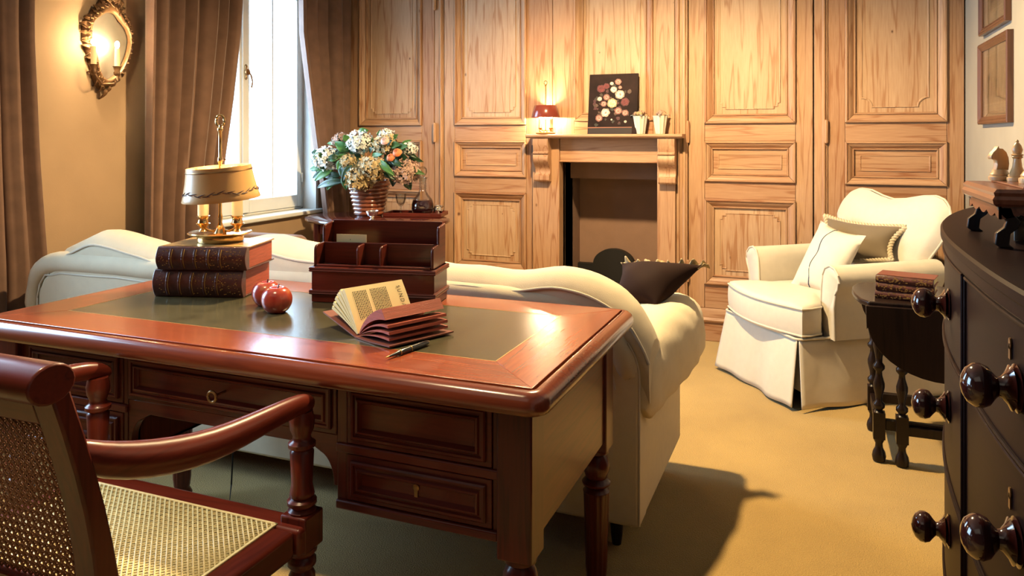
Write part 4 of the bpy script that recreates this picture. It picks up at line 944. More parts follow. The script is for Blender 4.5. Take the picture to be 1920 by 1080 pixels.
# apples
def apple(px, py, r, label, seed):
    c = P(px, py, z=DZ); rnd = random.Random(seed)
    t = thing('apple', c, label, 'apple', 'apples on the desk', rz=rnd.uniform(0, 6), world=False)
    pr = []
    for k in range(25):
        a = PI*k/24; x = math.sin(a); z = -math.cos(a)
        rr = r*(x**.85)*(1+.05*z); zz = r*(.93*z)
        zz -= r*.30*math.exp(-(rr/(r*.28))**2)*(1 if z > 0 else -.7)
        pr.append((max(rr, 2e-4), zz+r*.80))
    m, nt, b = new_mat('apple_skin_%d' % seed); tc = node(nt, 'ShaderNodeTexCoord'); n = node(nt, 'ShaderNodeTexNoise', Scale=14.0, Detail=4.0)
    mp = node(nt, 'ShaderNodeMapping'); mp.inputs['Scale'].default_value = (3.5, 3.5, .5); nt.links.new(tc.outputs['Object'], mp.inputs[0]); nt.links.new(mp.outputs[0], n.inputs['Vector'])
    r_ = ramp(nt, [(.3, (.30, .028, .022)), (.62, (.42, .06, .035)), (.85, (.62, .30, .10))]); nt.links.new(n.outputs['Fac'], r_.inputs[0]); nt.links.new(r_.outputs[0], b.inputs['Base Color'])
    b.inputs['Roughness'].default_value = .22; b.inputs['Coat Weight'].default_value = .3
    obj('flesh', G().lathe(pr, 32), m, t, ang=80)
    obj('stem', G().tube([(0, 0, r*1.25), (.002, 0, r*1.5), (.006, .002, r*1.82)], [.0018, .0015, .0022], 6), M['hide'], t)
apple(519, 585, .042, 'red apple in front, nearest the camera', 1); apple(500, 572, .041, 'red and yellow apple behind the other, touching the books', 2)
# stationery rack
rw, rd, rk = .372, .135, math.radians(11)
rack = thing('stationery_rack', at_corner(584, 566, DZ, rw, rd, rk), 'mahogany stepped stationery rack with three front compartments on the desk', 'letter rack', rz=rk, world=False)
X0, X1, Y0, Y1 = -rw/2, rw/2, -rd/2, rd/2
obj('base_box', G().box(X0, X1, Y0, Y1, .0, .096), M['mah_x'], rack, bevel=.002)
mp_ = [(0, 0), (.004, .001), (.0062, .004), (.0045, .007), (.0062, .010), (.0045, .014), (0, .0155)]
for z in (.022, .088):
    obj('base_moulding', G().rings([[(X0-o, Y0-o, z+h), (X1+o, Y0-o, z+h), (X1+o, Y1+o, z+h), (X0-o, Y1+o, z+h)] for o, h in mp_], cap=False), M['mah_x'], rack, ang=30)
th = .008
def stepside(x, t=th):
    pr = [(Y0+.006, .1035), (Y0+.006, .152)]+[(Y0+.006+.016*(1-math.cos(a)), .152+.014*math.sin(a)) for a in [PI/2*k/6 for k in range(1, 7)]]+[(Y0+.066, .168), (Y0+.066, .205)]
    pr += [(Y0+.066+.014*(1-math.cos(a)), .205+.014*math.sin(a)) for a in [PI/2*k/6 for k in range(1, 7)]]+[(Y1-.002, .224), (Y1-.002, .1035)]
    obj('side_board', G().prism(pr, x, x+t, 'x'), M['mah_y'], rack, bevel=.0025)
stepside(X0+.004); stepside(X1-.004-th)
obj('back_board', G().box(X0+.0125, X1-.0125, Y1-.011, Y1-.003, .1035, .228), M['mah_x'], rack, bevel=.0025)
obj('middle_board', G().box(X0+.0125, X1-.0125, Y0+.060, Y0+.067, .1035, .168), M['mah_x'], rack, bevel=.002)
obj('front_lip', G().box(X0+.0125, X1-.0125, Y0+.005, Y0+.012, .1035, .110), M['mah_x'], rack, bevel=.002)
for x in (X0+.135, X0+.205):
    pr = [(Y0+.009, .1035), (Y0+.009, .150)]+[(Y0+.009+.016*(1-math.cos(a)), .150+.015*math.sin(a)) for a in [PI/2*k/6 for k in range(1, 7)]]+[(Y0+.0595, .166), (Y0+.0595, .1035)]
    obj('divider', G().prism(pr, x, x+.0065, 'x'), M['mah_y'], rack, bevel=.002)
cdm = Matrix.Translation(rack.location) @ Rz(rk)
cg = G().box(X0+.045, X0+.140, Y0+.075, Y0+.0765, .106, .190).xf(cdm)
ct = thing('card', cdm @ Vector((X0+.09, Y0+.076, .106)), 'cream card standing in the back slot of the rack', 'card')
obj('card_sheet', cg, M['card'], ct)
obj('printed_mark', G().add([(X0+.088, Y0+.0748, .173), (X0+.090, Y0+.0748, .173), (X0+.0895, Y0+.0748, .1765), (X0+.0885, Y0+.0748, .1765)], [(0, 1, 2, 3)]).xf(cdm), M['ink'], ct)
# open book
S0 = Vector((-1.021, 1.552, DZ+.004)); ax = Vector((.4, .917, 0)); px_ = Vector((.917, -.4, 0)); LEN = .182
bk_ = thing('open_book', S0+ax*LEN/2-Vector((0, 0, .004)), 'small old book lying open with fanned yellowed pages', 'book')
def cs(q, z, a): return S0+px_*q+Vector((0, 0, z))+ax*a
def sheetblock(a0, a1, rad, t0, bend, name, mat, ia=0.004, n=10, parent=bk_, edge=None):
    """a bunch of pages from the spine between two angles (degrees)"""
    top = []; bot = []
    for k in range(n+1):
        u = k/n
        for lst, an, sg in ((top, a0, 1), (bot, a1, -1)):
            th_ = math.radians(an+bend*(1-u)*(1 if an < 90 else -1)); r_ = .006+u*rad
            lst.append((r_*math.cos(th_), r_*math.sin(th_)))
    poly = top+bot[::-1]
    R = [[cs(q, z, a) for q, z in poly] for a in (ia, LEN-ia)]
    return obj(name, G().rings(R), mat, parent, ang=30), top
obj('cover_board', G().rings([[cs(-.003, .0, a), cs(-.148, .036, a), cs(-.1488, .033, a), cs(-.003, -.003, a)] for a in (-.004, LEN+.004)]), M['bookboard'], bk_)
obj('cover_board', G().rings([[cs(.003, .0, a), cs(.06, -.0005, a), cs(.138, .004, a), cs(.138, .0005, a), cs(.06, -.0038, a), cs(.003, -.0035, a)] for a in (-.004, LEN+.004)]), M['bookboard'], bk_)
obj('spine', G().rings([[cs(-.004, .0, a), cs(.004, 0, a), cs(.004, -.0038, a), cs(-.004, -.0038, a)] for a in (-.004, LEN+.004)]), M['bookboard'], bk_)
_, top = sheetblock(121, 127, .116, 0, 4, 'page_block', M['paper'])
for a, b in ((128, 132), (134, 139), (141, 146), (149, 153), (155, 159)): sheetblock(a, b, .122, 0, 5, 'page_block', M['paper'])
sheetblock(27, 40, .118, 0, 26, 'page_block', M['pages_r']); sheetblock(18, 21, .121, 0, 22, 'page_block', M['pages_r']); sheetblock(11, 14, .122, 0, 16, 'page_block', M['pages_r']); sheetblock(5, 7.5, .120, 0, 9, 'page_block', M['pages_r'])
# print on the left page: rows run up the page from the spine; the heading stands at the far end
pa_, pb_ = Vector((top[2][0], 0, top[2][1])), Vector((top[10][0], 0, top[10][1]))
def pg(s, a):  # s 0..1 from outer edge to spine
    q = lerp(top[10][0], top[2][0], s); z = lerp(top[10][1], top[2][1], s); k = Vector((top[10][0]-top[2][0], top[10][1]-top[2][1])); nn = Vector((k.y, -k.x)).normalized()*.0011
    if nn.x < 0: nn = -nn
    # follow the bend of the sheet
    i = min(7, int((1-s)*8)); f = (1-s)*8-i; q = lerp(top[2+i][0], top[3+i][0], f); z = lerp(top[2+i][1], top[3+i][1], f)
    return cs(q+nn.x, z+nn.y, a)
g = G(); rnd = random.Random(4)
for col, (s0, s1) in ((0, (.12, .44)), (1, (.50, .90))):
    pass
for k in range(22):
    a = .022+k*.0046
    if k in (9, 10): continue
    s = .13
    while s < .90:
        e_ = s+rnd.uniform(.025, .075)
        if e_ > .92: break
        g.add([pg(s, a), pg(e_, a), pg(e_, a+.0022), pg(s, a+.0022)], [(0, 1, 2, 3)]); s = e_+.014
obj('printed_text', g, M['ink'], bk_, kind='stuff')
def letters(txt, size, a, s, name):
    cu = bpy.data.curves.new(name, 'FONT'); cu.body = txt; cu.size = size; cu.space_character = 1.5
    o = bpy.data.objects.new(name, cu); COL.objects.link(o); dg = bpy.context.evaluated_depsgraph_get(); me = bpy.data.meshes.new_from_object(o.evaluated_get(dg))
    bpy.data.objects.remove(o); g = G()
    g.add([v.co for v in me.vertices], [tuple(p.vertices) for p in me.polygons])
    # text x runs down the page towards the spine, text y towards the far end
    span = .118
    g.v = [pg(min(.98, s+p.x/span), a+p.y) for p in g.v]
    return obj(name, g, M['ink'], bk_)
letters('SUNDAY', .017, LEN-.030, .16, 'printed_heading')
# pen
p0, p1 = P(722, 671, z=DZ+.006), P(804, 641, z=DZ+.007); dv = p1-p0; ln = dv.length; q = Vector((0, 0, 1)).rotation_difference(dv.normalized()).to_matrix().to_4x4(); MP = Matrix.Translation(p0) @ q
pen = thing('fountain_pen', p0.lerp(p1, .5)-Vector((0, 0, .006)), 'black fountain pen with gold trim on the edge of the desk leather', 'pen')
obj('barrel', G().lathe([(.002, .012), (.0035, .03), (.0055, .045), (.006, .07), (.006, ln*.56)], 20).xf(MP), M['black'], pen, ang=40)
obj('cap', G().lathe([(.0064, ln*.56), (.0066, ln*.75), (.0058, ln*.96), (.004, ln*.985), (.001, ln*.99)], 20).xf(MP), M['black'], pen, ang=40)
obj('nib', G().lathe([(.0004, 0), (.0016, .006), (.0021, .014)], 10).xf(MP), M['gold'], pen)
for z in (.047, ln*.56): obj('gold_band', G().lathe([(.0058, z-.001), (.0069, z-.0008), (.0069, z+.0008), (.0058, z+.001)], 20).xf(MP), M['gold'], pen)
obj('clip', G().lathe([(.001, ln*.975), (.004, ln*.98), (.003, ln), (.001, ln+.002)], 12).xf(MP), M['gold'], pen)
# ------------------------------------------------------------------ oval table: pot of hydrangeas, decanter, glass, tray
T = P(692, 405, z=OZ)
Y0_ = T.y
pot = thing('flower_pot', (T.x, T.y, OZ), 'ribbed brown glazed pot on a shiny stand holding hydrangeas', 'pot', world=False)
pr = [(.001, 0), (.085, 0), (.088, .01)]
for k in range(8):
    z = .012+k*.0265; r_ = lerp(.098, .138, k/7); pr += [(r_*.965, z), (r_*1.02, z+.006), (r_*1.035, z+.0125), (r_*1.02, z+.019), (r_*.975, z+.025)]
pr += [(.136, .228), (.140, .236), (.132, .238), (.12, .20), (.08, .03), (.001, .03)]
obj('clay_body', G().lathe(pr, 48), M['pot'], pot, ang=60)
dp = T.y
def FP(px, py, dy=0): return P(px, py, y=dp+dy)
rnd = random.Random(21)
def floret_head(c, r, n, seed, flat=.8):
    g = G(); rn = random.Random(seed); n = int(n*1.7)
    lump = [(Vector((rn.uniform(-1, 1), rn.uniform(-1, .3), rn.uniform(-1, 1))).normalized(), rn.uniform(-.16, .14)) for _ in range(7)]
    for k in range(n):
        z = 1-2*(k+.5)/n; a = k*2.39996+rn.uniform(-.2, .2); s_ = math.sqrt(1-z*z); d = Vector((s_*math.cos(a), s_*math.sin(a), z*flat)).normalized()
        if d.y > .7: continue
        q_r = r*(rn.uniform(.80, 1.04)+sum(h*max(0, d.dot(l))**3 for l, h in lump))
        cen = Vector(c)+Vector((d.x, d.y, d.z*.85))*q_r
        dd = (d+Vector((rn.uniform(-.5, .5), rn.uniform(-.5, .5), rn.uniform(-.5, .5)))).normalized()
        t = dd.cross(Vector((rn.uniform(-1, 1), rn.uniform(-1, 1), rn.uniform(-1, 1)))).normalized(); b = dd.cross(t); ps = r*rn.uniform(.15, .23)
        for j in range(4):
            an = j*PI/2; u = t*math.cos(an)+b*math.sin(an); w_ = b*math.cos(an)-t*math.sin(an); cup = dd*ps*rn.uniform(-.3, .6)
            g.add([cen, cen+u*ps*.4+w_*ps*.34+cup*.3, cen+u*ps*.8+w_*ps*.36+cup*.8, cen+u*ps*1.05+cup, cen+u*ps*.8-w_*ps*.36+cup*.8, cen+u*ps*.4-w_*ps*.34+cup*.3], [(0, 1, 2, 3, 4, 5)])
    return g
def leaf_geo(base, tip, width, up, curl=.12):
    base = Vector(base); tip = Vector(tip); d = tip-base; L_ = d.length; sd = d.cross(Vector(up)).normalized(); nn = sd.cross(d).normalized()
    def fn(u, v):
        w_ = width*math.sin(PI*min(1, u*.96+.02))**.8*(1-.35*u); x = (v-.5)*2
        return base+d*u+sd*(w_*x)+nn*(L_*curl*math.sin(PI*u)-abs(x)*width*-.25-L_*curl*1.2*u*u)
    return G().grid(9, 4, fn)
rim = Vector((T.x, T.y, OZ+.20))
def flower(name, px, py, rpx, dy, mat, label, leaves=(), seed=1, n=90, cat='flower', grp='hydrangeas in the pot'):
    c = FP(px, py, dy); r = rpx/FPX*(c.y*CP-c.x*SP)
    t = thing(name, rim, label, cat, grp)
    if name == 'rose':
        g = G(); rn = random.Random(seed)
        dq = Vector((.1, -.8, .6)).normalized().rotation_difference(Vector((0, 0, 1))).inverted().to_matrix()
        for cnt, th0, th1, rr in ((3, .05, .75, .62), (4, .25, 1.05, .80), (5, .55, 1.5, 1.0)):
            for j in range(cnt):
                a0 = 2*PI*j/cnt+rr*5; hw_ = PI/cnt*1.35
                def fn(u, v):
                    an = a0+(u-.5)*2*hw_; th_ = lerp(th1, th0, v)+.10*math.sin(PI*u)*-1*v; q_r = r*rr*(1+.10*(u-.5)+.06*(1-v))
                    return Vector(c)+dq @ Vector((math.sin(th_)*math.cos(an), math.sin(th_)*math.sin(an), math.cos(th_)*.9))*q_r
                g.grid(6, 5, fn)
        g.ball(c, r*.55, (1, 1, .9), 12, 8)
        obj('bloom', g, mat, t, ang=80)
    else:
        r *= 1.12; bl_ = obj('bloom', floret_head(c, r, n, seed), mat, t, ang=180)
        obj('bloom_shade_core', G().ball(c, r*.72, (1, 1, .8), 12, 8), M['leaf_d'], bl_)  # added dark ball; its colour puts shade between the florets
    mid = rim.lerp(c, .5)+Vector((0, 0, .02))
    obj('stem', G().tube([rim-Vector((0, 0, .12)), rim, mid, c], .0035, 6), M['stem'], t)
    for (bx, by, tx, ty, wd_, ld, m) in leaves:
        obj('leaf', leaf_geo(FP(bx, by, dy+.0), FP(tx, ty, dy+ld), wd_/FPX*4.9, (0.1, -1, .35)), M[m], t, ang=80, solid=.0015)
F = flower
F('hydrangea', 612, 297, 25, -.03, M['hy_w'], 'big white hydrangea head at the far left of the bouquet', [(612, 315, 580, 316, 8, -.03, 'leaf'), (625, 320, 588, 338, 10, -.04, 'leaf'), (640, 330, 606, 330, 9, -.02, 'leaf_d')], 1)
F('hydrangea', 676, 268, 23, -.02, M['hy_w'], 'white hydrangea head at the top centre of the bouquet', [(655, 285, 628, 266, 12, -.04, 'leaf'), (665, 272, 650, 262, 9, -.05, 'leaf'), (660, 300, 632, 292, 10, -.06, 'leaf')], 2)
F('hydrangea', 676, 334, 24, -.16, M['hy_g'], 'cream hydrangea head hanging lowest over the pot front', [(660, 310, 640, 340, 9, -.05, 'leaf_d'), (650, 325, 648, 356, 10, -.04, 'leaf')], 3, 110)
F('hydrangea', 700, 318, 25, -.15, M['hy_g'], 'tan hydrangea head just above the pot rim, at the bouquet centre', [(712, 302, 738, 328, 8, -.05, 'leaf'), (720, 320, 742, 336, 9, 0, 'leaf_d')], 4, 110)
F('hydrangea', 762, 322, 24, -.06, M['hy_p'], 'dusty pink hydrangea head at the lower right of bouquet', [(745, 320, 735, 350, 11, 0, 'leaf_d'), (762, 335, 770, 356, 10, 0, 'leaf_d'), (765, 318, 795, 326, 7, 0, 'leaf')], 5, 110)
F('hydrangea', 722, 272, 22, -.04, M['hy_g'], 'yellowish cream hydrangea head right of the white top one', [(700, 300, 712, 288, 8, -.12, 'leaf'), (724, 290, 744, 312, 10, -.10, 'leaf_d')], 6)
F('hydrangea', 724, 256, 16, .03, M['hy_w'], 'small white hydrangea head at the upper right edge of bouquet', [(715, 258, 712, 244, 8, -.03, 'leaf'), (735, 262, 746, 252, 6, 0, 'leaf')], 7)
F('hydrangea', 640, 262, 15, .04, M['hy_p'], 'small pinkish hydrangea head at upper left, behind green leaves', [(640, 270, 612, 268, 6, -.02, 'leaf'), (672, 250, 690, 244, 9, 0, 'leaf')], 8)
F('hydrangea', 768, 278, 13, .02, M['hy_w'], 'small bluish white hydrangea head at the far right of bouquet', [(755, 280, 782, 296, 7, 0, 'leaf_d'), (752, 274, 770, 262, 5, 0, 'leaf')], 9)
F('hydrangea', 654, 302, 15, -.10, M['hy_g'], 'small tan hydrangea head left of the pot centre', [(645, 300, 632, 318, 9, -.05, 'leaf'), (640, 310, 646, 338, 8, -.05, 'leaf_d'), (650, 340, 590, 350, 9, -.02, 'leaf_d'), (630, 338, 612, 356, 8, -.04, 'leaf')], 10)
F('rose', 745, 287, 8.5, -.13, M['rose_o'], 'upper of the two orange roses on the right of bouquet', [(735, 300, 752, 312, 7, -.03, 'leaf_d')], 11, grp='roses in the pot')
F('rose', 722, 265, 8, -.13, M['rose_p'], 'pale pink rose above the orange roses in the bouquet', [], 12, grp='roses in the pot')
F('rose', 733, 296, 8, -.14, M['rose_o'], 'lower of the two orange roses, touching the other', [], 14, grp='roses in the pot')
F('hydrangea', 712, 345, 10, .02, M['hy_p'], 'tiny dull hydrangea sprig, mostly hidden inside the bouquet', [(740, 300, 760, 300, 12, -.02, 'leaf_d'), (700, 300, 735, 325, 14, .02, 'leaf_d'), (680, 310, 640, 300, 14, .04, 'leaf_d'), (690, 300, 660, 330, 14, .04, 'leaf_d'), (715, 300, 770, 318, 12, .04, 'leaf_d')], 13)
extra = random.Random(33); heads = [o for o in bpy.data.objects if o.name.startswith('hydrangea')]
HC = {h.name: rim+sum((v.co for v in h.children[0].data.vertices), Vector())/len(h.children[0].data.vertices) for h in heads}
for k in range(52):
    a = extra.uniform(-.15*PI, 1.15*PI); rr = extra.uniform(.12, .9); ex_, ey_ = 684+98*rr*math.cos(a), 306-56*rr*math.sin(a)
    dx_, dy_ = math.cos(a)*extra.uniform(14, 26), -math.sin(a)*extra.uniform(6, 16)+extra.uniform(0, 9); dd = extra.uniform(-.10, .10)
    obj('leaf', leaf_geo(FP(ex_, ey_, dd), FP(ex_+dx_, ey_+dy_, dd-.03), extra.uniform(6, 11)/FPX*4.9, (.1, -1, .35)), M[extra.choice(('leaf', 'leaf_d', 'leaf_d'))], min(heads, key=lambda h: (HC[h.name]-FP(ex_, ey_, dd)).length), ang=80, solid=.0015)
# silver dish in front of the pot
c = P(698, 413, z=OZ); sd_ = thing('silver_dish', (c.x, c.y, OZ), 'small shiny silver dish in front of the ribbed pot', 'dish', world=False)
obj('bowl', G().lathe([(.001, 0), (.026, 0), (.028, .004), (.012, .012), (.012, .02), (.03, .03), (.038, .05), (.040, .06), (.037, .06), (.034, .05), (.02, .034), (.001, .03)], 32), M['silver'], sd_, ang=50)
# tray with decanter, glass and jug
tc_ = P(775, 404, z=OZ); tr = thing('tray', (tc_.x+.02, tc_.y, OZ), 'dark wooden tray with raised rim holding the decanter', 'tray', rz=math.radians(14), world=False)
obj('tray_bottom', G().box(-.19, .19, -.10, .10, .0, .010), M['mah_x'], tr, bevel=.003)
for (a, b, c_, d) in ((-.195, .195, -.105, -.094), (-.195, .195, .094, .105), (-.195, -.184, -.0935, .0935), (.184, .195, -.0935, .0935)): obj('tray_rim', G().box(a, b, c_, d, .0, .026), M['mah_x'], tr, bevel=.003)
MT = Matrix.Translation(tr.location) @ Rz(tr.rotation_euler.z)
c = MT @ Vector((.045, .0, .0105)); dec = thing('decanter', c, 'cut glass decanter half full of red wine, on the tray', 'decanter', world=False)
obj('flask', G().lathe([(.001, 0), (.055, .0), (.066, .008), (.074, .035), (.074, .065), (.062, .10), (.040, .128), (.026, .15), (.021, .165), (.027, .17), (.021, .178), (.027, .185), (.021, .193), (.027, .20), (.022, .21), (.026, .232), (.036, .242), (.034, .243), (.022, .232), (.018, .20)], 32), M['crystal'], dec, ang=50)
obj('wine', G().lathe([(.001, .003), (.052, .003), (.063, .010), (.071, .035), (.071, .065), (.062, .095), (.001, .0955)], 32), M['liquor'], dec, ang=50)
obj('stopper', G().lathe([(.001, .215), (.014, .22), (.016, .243), (.010, .25), (.022, .258), (.031, .28), (.028, .30), (.014, .315), (.001, .318)], 14), M['crystal'], dec, ang=20)
c = MT @ Vector((-.095, -.03, .0105)); gl = thing('wine_glass', c, 'small cut crystal glass left of the decanter', 'glass', world=False)
obj('bowl', G().lathe([(.004, .052), (.012, .056), (.026, .075), (.034, .105), (.037, .135), (.0355, .135), (.032, .105), (.024, .077), (.004, .060)], 24), M['crystal'], gl, ang=25)
obj('foot', G().lathe([(.001, 0), (.034, .0), (.035, .003), (.012, .008), (.0055, .014), (.008, .03), (.0055, .045), (.006, .053)], 24), M['crystal'], gl, ang=25)
c = MT @ Vector((.145, .02, .0105)); jg = thing('silver_jug', c, 'small dark silver jug at the right end of the tray', 'jug', world=False)
obj('jug_body', G().lathe([(.001, 0), (.022, 0), (.024, .006), (.03, .02), (.031, .034), (.026, .048), (.028, .054), (.026, .054), (.022, .046), (.001, .02)], 24), M['silver'], jg, ang=50)
obj('handle', G().tube([(.026, 0, .046), (.042, 0, .052), (.046, 0, .036), (.03, 0, .018)], .003, 8), M['silver'], jg)
obj('lid_frame', G().tube([(-.026, 0, .056), (0, -.02, .06), (.026, 0, .056), (.038, .004, .062)], .0025, 8), M['silver'], jg)
# ------------------------------------------------------------------ mantelpiece
MZ = 1.2625; my = YB-.075
c = P(1023, 251, y=my); ml = thing('mantel_lamp', (c.x, my, MZ), 'small lit brass lamp with dark red shade on the mantel shelf', 'lamp', world=False)
obj('base', G().lathe([(.001, 0), (.050, 0), (.062, .003), (.066, .008), (.060, .010), (.02, .012), (.008, .02), (.004, .03), (.004, .31), (.007, .315), (.003, .32), (.001, .321)], 32), M['brass'], ml, ang=50)
obj('finial_ring', G().tube([(.011*math.sin(a), 0, .334-.013*math.cos(a)) for a in [2*PI*k/16 for k in range(17)]], .003, 8, cap=False), M['brass'], ml)
for s in (-1, 1):
    a = obj('candle_arm', G().tube([(.036*s*t, 0, .022+.006*t) for t in (0, .5, 1)], .003, 8).lathe([(.004, .014), (.011, .02), (.006, .028), (.013, .036), (.015, .04), (.010, .042)], 14, (.036*s, 0, 0)), M['brass'], ml, ang=50)
    obj('candle', G().lathe([(.001, .04), (.0115, .04), (.0115, .098), (.001, .099)], 14, (.036*s, 0, 0)), M['candle'], a)
    obj('bulb', G().ball((.036*s, 0, .112), .008, (1, 1, 1.6)), M['bulb_small'], a)
    light('mantel_lamp_bulb', 'POINT', (c.x+.036*s, my, MZ+.112), 42.0, WARM, shadow_soft_size=.01)
obj('lamp_shade', G().lathe([(.093, .108), (.094, .110), (.074, .186), (.072, .187), (.072, .184), (.091, .109)], 40, cap=False), M['shade_r'], ml, ang=50)
# flower painting leaning on the panelling
bl, br, tl_ = P(1101, 253, y=YB-.085), P(1193, 253, y=YB-.085), P(1104, 136, y=YB-.025)
pw = br.x-bl.x; ph_ = 1.645-MZ
an = math.atan2(.058, ph_)
pt_ = thing('painting', ((bl.x+br.x)/2, YB-.083, MZ), 'dark unframed flower still life leaning on the panelling above the mantel', 'painting', world=False)
MPT = Matrix.Rotation(-an, 4, 'X')
hgt = math.hypot(ph_, .058)
obj('canvas', G().box(-pw/2, pw/2, 0, .016, 0, hgt).xf(MPT), plain('dark_oil_ground', (.022, .010, .008), .6, var=.5, vscale=9, spec=.15), pt_, bevel=.001)
g = G(); g.c = []
def disc(cx, cz, r_, col, y=-.0006, n=14, sq=1.0, rag=.0, rn=random.Random(5)):
    n0 = len(g.f); vs = [(cx, y, cz)]+[(cx+r_*math.cos(2*PI*k/n)*(1+rag*rn.uniform(-1, 1)), y, cz+r_*sq*math.sin(2*PI*k/n)*(1+rag*rn.uniform(-1, 1))) for k in range(n)]
    g.add(vs, [(0, k+1, (k+1) % n+1) for k in range(n)])
    for k in range(n): f_ = rn.uniform(.75, 1.2); g.c.append(tuple(min(1, c_*f_) for c_ in col))
def q_(px, py): return ((px-1147)/92*pw, (252-py)/118*hgt)
ta = q_(1101, 244); tb = q_(1187, 241)
n0 = len(g.f); g.add([(-pw/2+.001, -.0004, .0), (pw/2-.03, -.0004, .0), (pw/2-.03, -.0004, .040), (-pw/2+.001, -.0004, .038)], [(0, 1, 2, 3)]); g.c.append((.020, .010, .008))
g.add([(-pw/2+.001, -.0005, .038), (pw/2-.03, -.0005, .040), (pw/2-.03, -.0005, .045), (-pw/2+.001, -.0005, .044)], [(0, 1, 2, 3)]); g.c.append((.28, .11, .06))
rn = random.Random(12)
for k in range(70):
    a, b = rn.gauss(1146, 22), rn.gauss(196, 26)
    if not (1110 < a < 1186 and 145 < b < 236): continue
    x, z = q_(a, b); disc(x, z, rn.uniform(.006, .014), rn.choice([(.06, .035, .02), (.08, .02, .02), (.035, .03, .02), (.10, .05, .03)]), -.0005, 7, rag=.4)
def bloom(px, py, r_, cols):
    r_ *= 1.75
    x, z = q_(px, py)
    for i, c_ in enumerate(cols):
        k = 1-i*.24
        for j in range(6 if i < 2 else 3):
            a = 2*PI*j/6+i*.5+px; disc(x+r_*.42*k*math.cos(a), z+r_*.36*k*math.sin(a), r_*.5*k, c_, -.0008-.0003*i-.00002*j, 9, rag=.12)
WH = [(.42, .30, .22), (.72, .58, .46), (.80, .66, .54), (.45, .22, .15)]; PK = [(.22, .08, .06), (.45, .20, .15), (.58, .32, .24), (.25, .07, .05)]; RD = [(.10, .015, .015), (.16, .02, .02), (.12, .015, .015)]; YL = [(.40, .30, .14), (.66, .56, .34), (.62, .48, .26)]
for a in ((1160, 175, .020, WH), (1146, 192, .021, YL), (1134, 210, .019, WH), (1158, 207, .016, PK), (1171, 211, .014, PK), (1122, 221, .015, PK), (1130, 193, .013, PK), (1135, 180, .014, PK), (1122, 183, .010, WH), (1148, 165, .014, WH), (1156, 150, .014, PK), (1144, 153, .008, WH), (1160, 161, .008, PK), (1170, 190, .018, RD), (1124, 163, .018, RD), (1134, 158, .014, RD), (1172, 228, .006, WH), (1146, 224, .004, WH)): bloom(*a)
obj('painted_flowers', g.xf(MPT), M['vcol'], pt_, kind='stuff', ang=180)
# two ribbed white pots of dried roses
def wpot(px, label, seed):
    c = P(px, 252, y=YB-.06); t = thing('flower_pot', (c.x, YB-.06, MZ), label, 'pot', 'white pots on the mantel', world=False); rn = random.Random(seed)
    n = 40; R = []
    for z, r_ in ((0, .026), (.004, .028), (.105, .043), (.112, .047), (.112, .044), (.10, .040)):
        R.append([((r_*(1+.05*(1 if (j//2) % 2 else -1)))*math.cos(2*PI*j/n), (r_*(1+.05*(1 if (j//2) % 2 else -1)))*math.sin(2*PI*j/n), z) for j in range(n)])
    obj('ceramic_body', G().rings(R), M['whitepot'], t, ang=25)
    for k in range(9):
        a = rn.uniform(0, 2*PI); r_ = rn.uniform(0, .036); h = rn.uniform(.118, .138)
        q_c = (r_*math.cos(a), r_*math.sin(a), h); q_r = rn.uniform(.012, .016); obj('dried_rose', floret_head(q_c, q_r*1.1, 22, seed*10+k).ball(q_c, q_r*.85, (1, 1, .9), 10, 7), M[rn.choice(('dry', 'dry', 'hy_p', 'hy_g'))], t, ang=180)
    for s in range(3):
        a = rn.uniform(0, 6); obj('leaf', leaf_geo((.03*math.cos(a), .03*math.sin(a), .11), (.062*math.cos(a), .062*math.sin(a), .116), .012, (0, 0, 1)), M['hy_w'], t, solid=.001)
wpot(1201, 'ribbed white pot of dried roses beside the painting', 3); wpot(1238, 'ribbed white pot of dried roses at the right end of mantel', 4)
# ------------------------------------------------------------------ carved mirror sconce on the left wall
sc = thing('wall_sconce', P(196, 90, x=XL), 'carved giltwood mirror sconce with two lit candles on beige wall', 'sconce')
def SP_(px, py, d=0): return P(px, py, x=XL+d)
# outline of frame (outer) and mirror (inner), photograph points on the wall plane
MPX = [(150, 9), (168, 47), (187, -8), (202, -12)]
def zoomp(x, y): return (100+x/5.685, y/5.685)
inner = [zoomp(*p) for p in ((490, 170), (540, 135), (600, 130), (650, 160), (680, 230), (740, 280), (775, 360), (790, 440), (770, 540), (740, 640), (690, 740), (620, 820), (540, 865), (490, 800), (460, 720), (450, 620), (420, 520), (390, 420), (375, 330), (400, 240), (440, 200))]
outer = [zoomp(*p) for p in ((455, 60), (520, -60), (610, -75), (690, 0), (715, 130), (765, 220), (800, 320), (812, 430), (800, 550), (770, 660), (720, 780), (640, 880), (505, 1005), (430, 890), (385, 760), (370, 640), (335, 530), (305, 420), (300, 300), (320, 200), (390, 130))]
ip = [SP_(*p, .012) for p in inner]; op_ = [SP_(*p, .006) for p in outer]
g = G().rings([[p+Vector((.0, 0, 0)) for p in ip]]) if False else G().add(ip+[p-Vector((.008, 0, 0)) for p in ip], [tuple(range(len(ip))), tuple(range(2*len(ip)-1, len(ip)-1, -1))]+[(i, (i+1) % len(ip), len(ip)+(i+1) % len(ip), len(ip)+i) for i in range(len(ip))])
obj('mirror_plate', g, M['mirror'], sc, ang=20)
n = len(ip); R = []
for t, dd in ((0, .004), (0, .022), (.25, .034), (.5, .030), (.75, .020), (1.0, .012), (1.0, -.006)):
    R.append([ip[i].lerp(op_[i], t)+Vector((dd, 0, 0)) for i in range(n)])
obj('carved_frame', G().rings(R, True, False), M['giltwood'], sc, ang=80, sub=1)
rn = random.Random(8); g = G()
